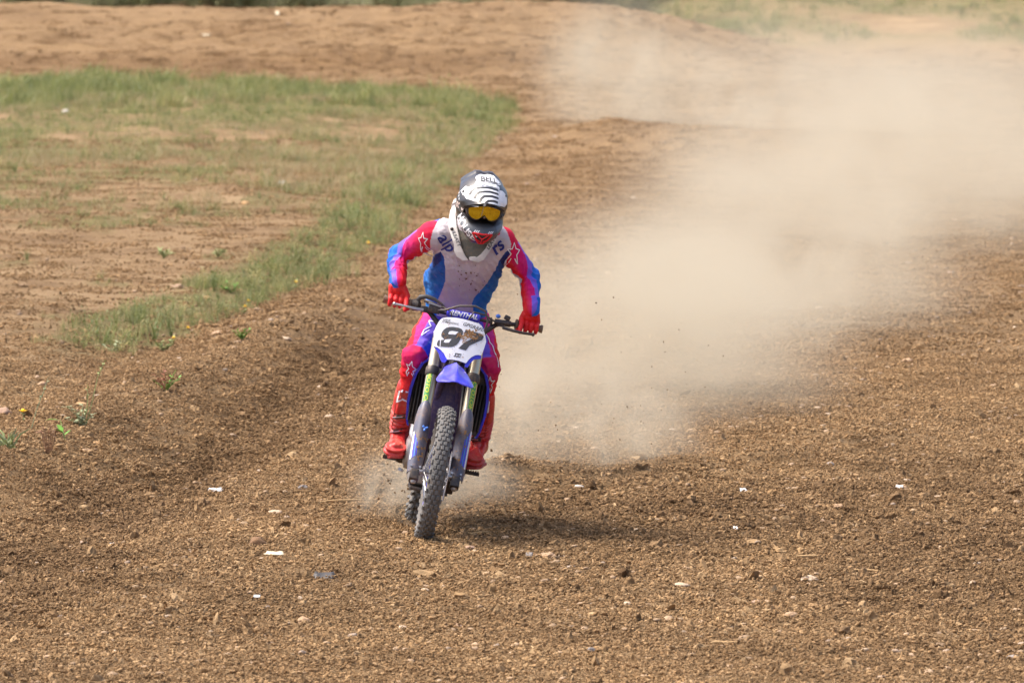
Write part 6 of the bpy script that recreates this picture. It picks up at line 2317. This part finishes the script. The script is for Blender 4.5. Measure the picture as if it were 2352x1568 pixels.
# ---- crumbs of dirt thrown up by the wheels
n = 150
fx_ = np.concatenate([RNG.normal(-0.12, 0.22, 70), RNG.uniform(0.2, 1.6, 80)])
fy_ = np.concatenate([RNG.uniform(1.2, 2.4, 70), RNG.uniform(1.5, 5.0, 80)])
fz_ = np.concatenate([np.abs(RNG.normal(0.12, 0.14, 70)), RNG.uniform(0.1, 1.0, 80)])
fs_ = np.concatenate([RNG.uniform(0.002, 0.009, 70), RNG.uniform(0.0015, 0.004, 80)])
scatter('flying_dirt', np.stack([fx_, fy_, fz_ + 0.0], 1), np.repeat(fs_[:, None], 3, 1), rrot(n), dclods, RNG.integers(0, 8, n), kind='stuff', label='crumbs of dirt thrown into the air behind the wheels')
# ================================================================== DUST
def dust_mat(name, dens, nscale, seed, thr=(0.38, 0.72), g=0.2, color=(0.715, 0.655, 0.525), floor=0.0):
    m = bpy.data.materials.new(name)
    m.use_nodes = True
    nt = m.node_tree
    nt.nodes.remove(nt.nodes['Principled BSDF'])
    out = nt.nodes['Material Output']
    pv = N(nt, 'ShaderNodeVolumePrincipled')
    pv.inputs['Color'].default_value = (*color, 1)
    pv.inputs['Anisotropy'].default_value = g
    L(nt, pv.outputs[0], out.inputs['Volume'])
    tc = N(nt, 'ShaderNodeTexCoord')
    ln = N(nt, 'ShaderNodeVectorMath', operation='LENGTH')
    L(nt, tc.outputs['Object'], ln.inputs[0])
    fall = N(nt, 'ShaderNodeMapRange', interpolation_type='SMOOTHERSTEP')
    L(nt, ln.outputs['Value'], fall.inputs[0])
    fall.inputs[1].default_value = 1.0; fall.inputs[2].default_value = 0.15
    fall.inputs[3].default_value = 0.0; fall.inputs[4].default_value = 1.0
    geo = N(nt, 'ShaderNodeNewGeometry')
    mp = N(nt, 'ShaderNodeMapping')
    mp.inputs['Location'].default_value = (seed * 3.7, seed * 1.9, seed * 5.3)
    L(nt, geo.outputs['Position'], mp.inputs['Vector'])
    nz = N(nt, 'ShaderNodeTexNoise', Scale=nscale, Detail=5.0, Roughness=0.6, Distortion=1.2)
    L(nt, mp.outputs[0], nz.inputs['Vector'])
    mr = N(nt, 'ShaderNodeMapRange', interpolation_type='SMOOTHSTEP')
    L(nt, nz.outputs[0], mr.inputs[0])
    mr.inputs[1].default_value = thr[0]; mr.inputs[2].default_value = thr[1]
    mr.inputs[3].default_value = floor; mr.inputs[4].default_value = 1.0
    m1 = N(nt, 'ShaderNodeMath', operation='MULTIPLY')
    L(nt, fall.outputs[0], m1.inputs[0]); L(nt, mr.outputs[0], m1.inputs[1])
    m2 = N(nt, 'ShaderNodeMath', operation='MULTIPLY')
    L(nt, m1.outputs[0], m2.inputs[0]); m2.inputs[1].default_value = dens
    L(nt, m2.outputs[0], pv.inputs['Density'])
    return m


def puff(px, py, y, rx, ry, rz, dens, nscale=0.6, seed=1, rot=0.0, label='', **kw):
    bm = bmesh.new()
    bmesh.ops.create_icosphere(bm, subdivisions=3, radius=1.0)
    me_ = bpy.data.meshes.new('dust')
    bm.to_mesh(me_); bm.free()
    o = link('dust_cloud', me_, dust_mat('dust', dens, nscale, seed, **kw), kind='stuff', label=label)
    c = P(px, py, y)
    o.location = c
    o.scale = (rx, ry, rz)
    o.rotation_euler = (0, rot, 0)
    return o


puff(990, 1120, 2.1, 0.66, 0.9, 0.36, 2.8, 1.9, 1, label='pale dust kicked up around the rear wheel')
puff(1330, 1000, 4.4, 1.0, 1.8, 0.62, 1.9, 1.5, 2, thr=(0.44, 0.66), floor=0.10, label='dust hanging low just behind the motorcycle')
puff(1480, 800, 9.0, 1.75, 4.0, 1.25, 0.95, 1.0, 3, thr=(0.42, 0.64), floor=0.16, label='broad plume of tan dust right of the rider')
puff(1790, 640, 17.0, 2.1, 5.5, 1.55, 0.60, 0.7, 4, thr=(0.43, 0.64), floor=0.12, label='tan dust plume drifting up toward the right')
puff(2090, 395, 29.0, 3.4, 7.0, 1.7, 0.46, 0.6, 5, thr=(0.43, 0.64), floor=0.14, label='thick bright dust cloud on the right')
puff(2300, 300, 40.0, 6.0, 8.0, 1.9, 0.24, 0.4, 16, thr=(0.43, 0.64), floor=0.15, label='dust thinning out at the right edge')
puff(1800, 245, 63.0, 4.6, 6.0, 1.7, 0.36, 0.5, 7, thr=(0.45, 0.66), floor=0.03, label='dust cloud rolling over the far roller')
puff(1410, 190, 67.0, 1.8, 4.5, 2.0, 0.46, 0.6, 8, thr=(0.43, 0.66), floor=0.03, label='standing column of dust on the far bend')
puff(1900, 120, 95.0, 11.0, 14.0, 2.6, 0.045, 0.14, 9, floor=0.1, label='thin veil of dust before the far bank')
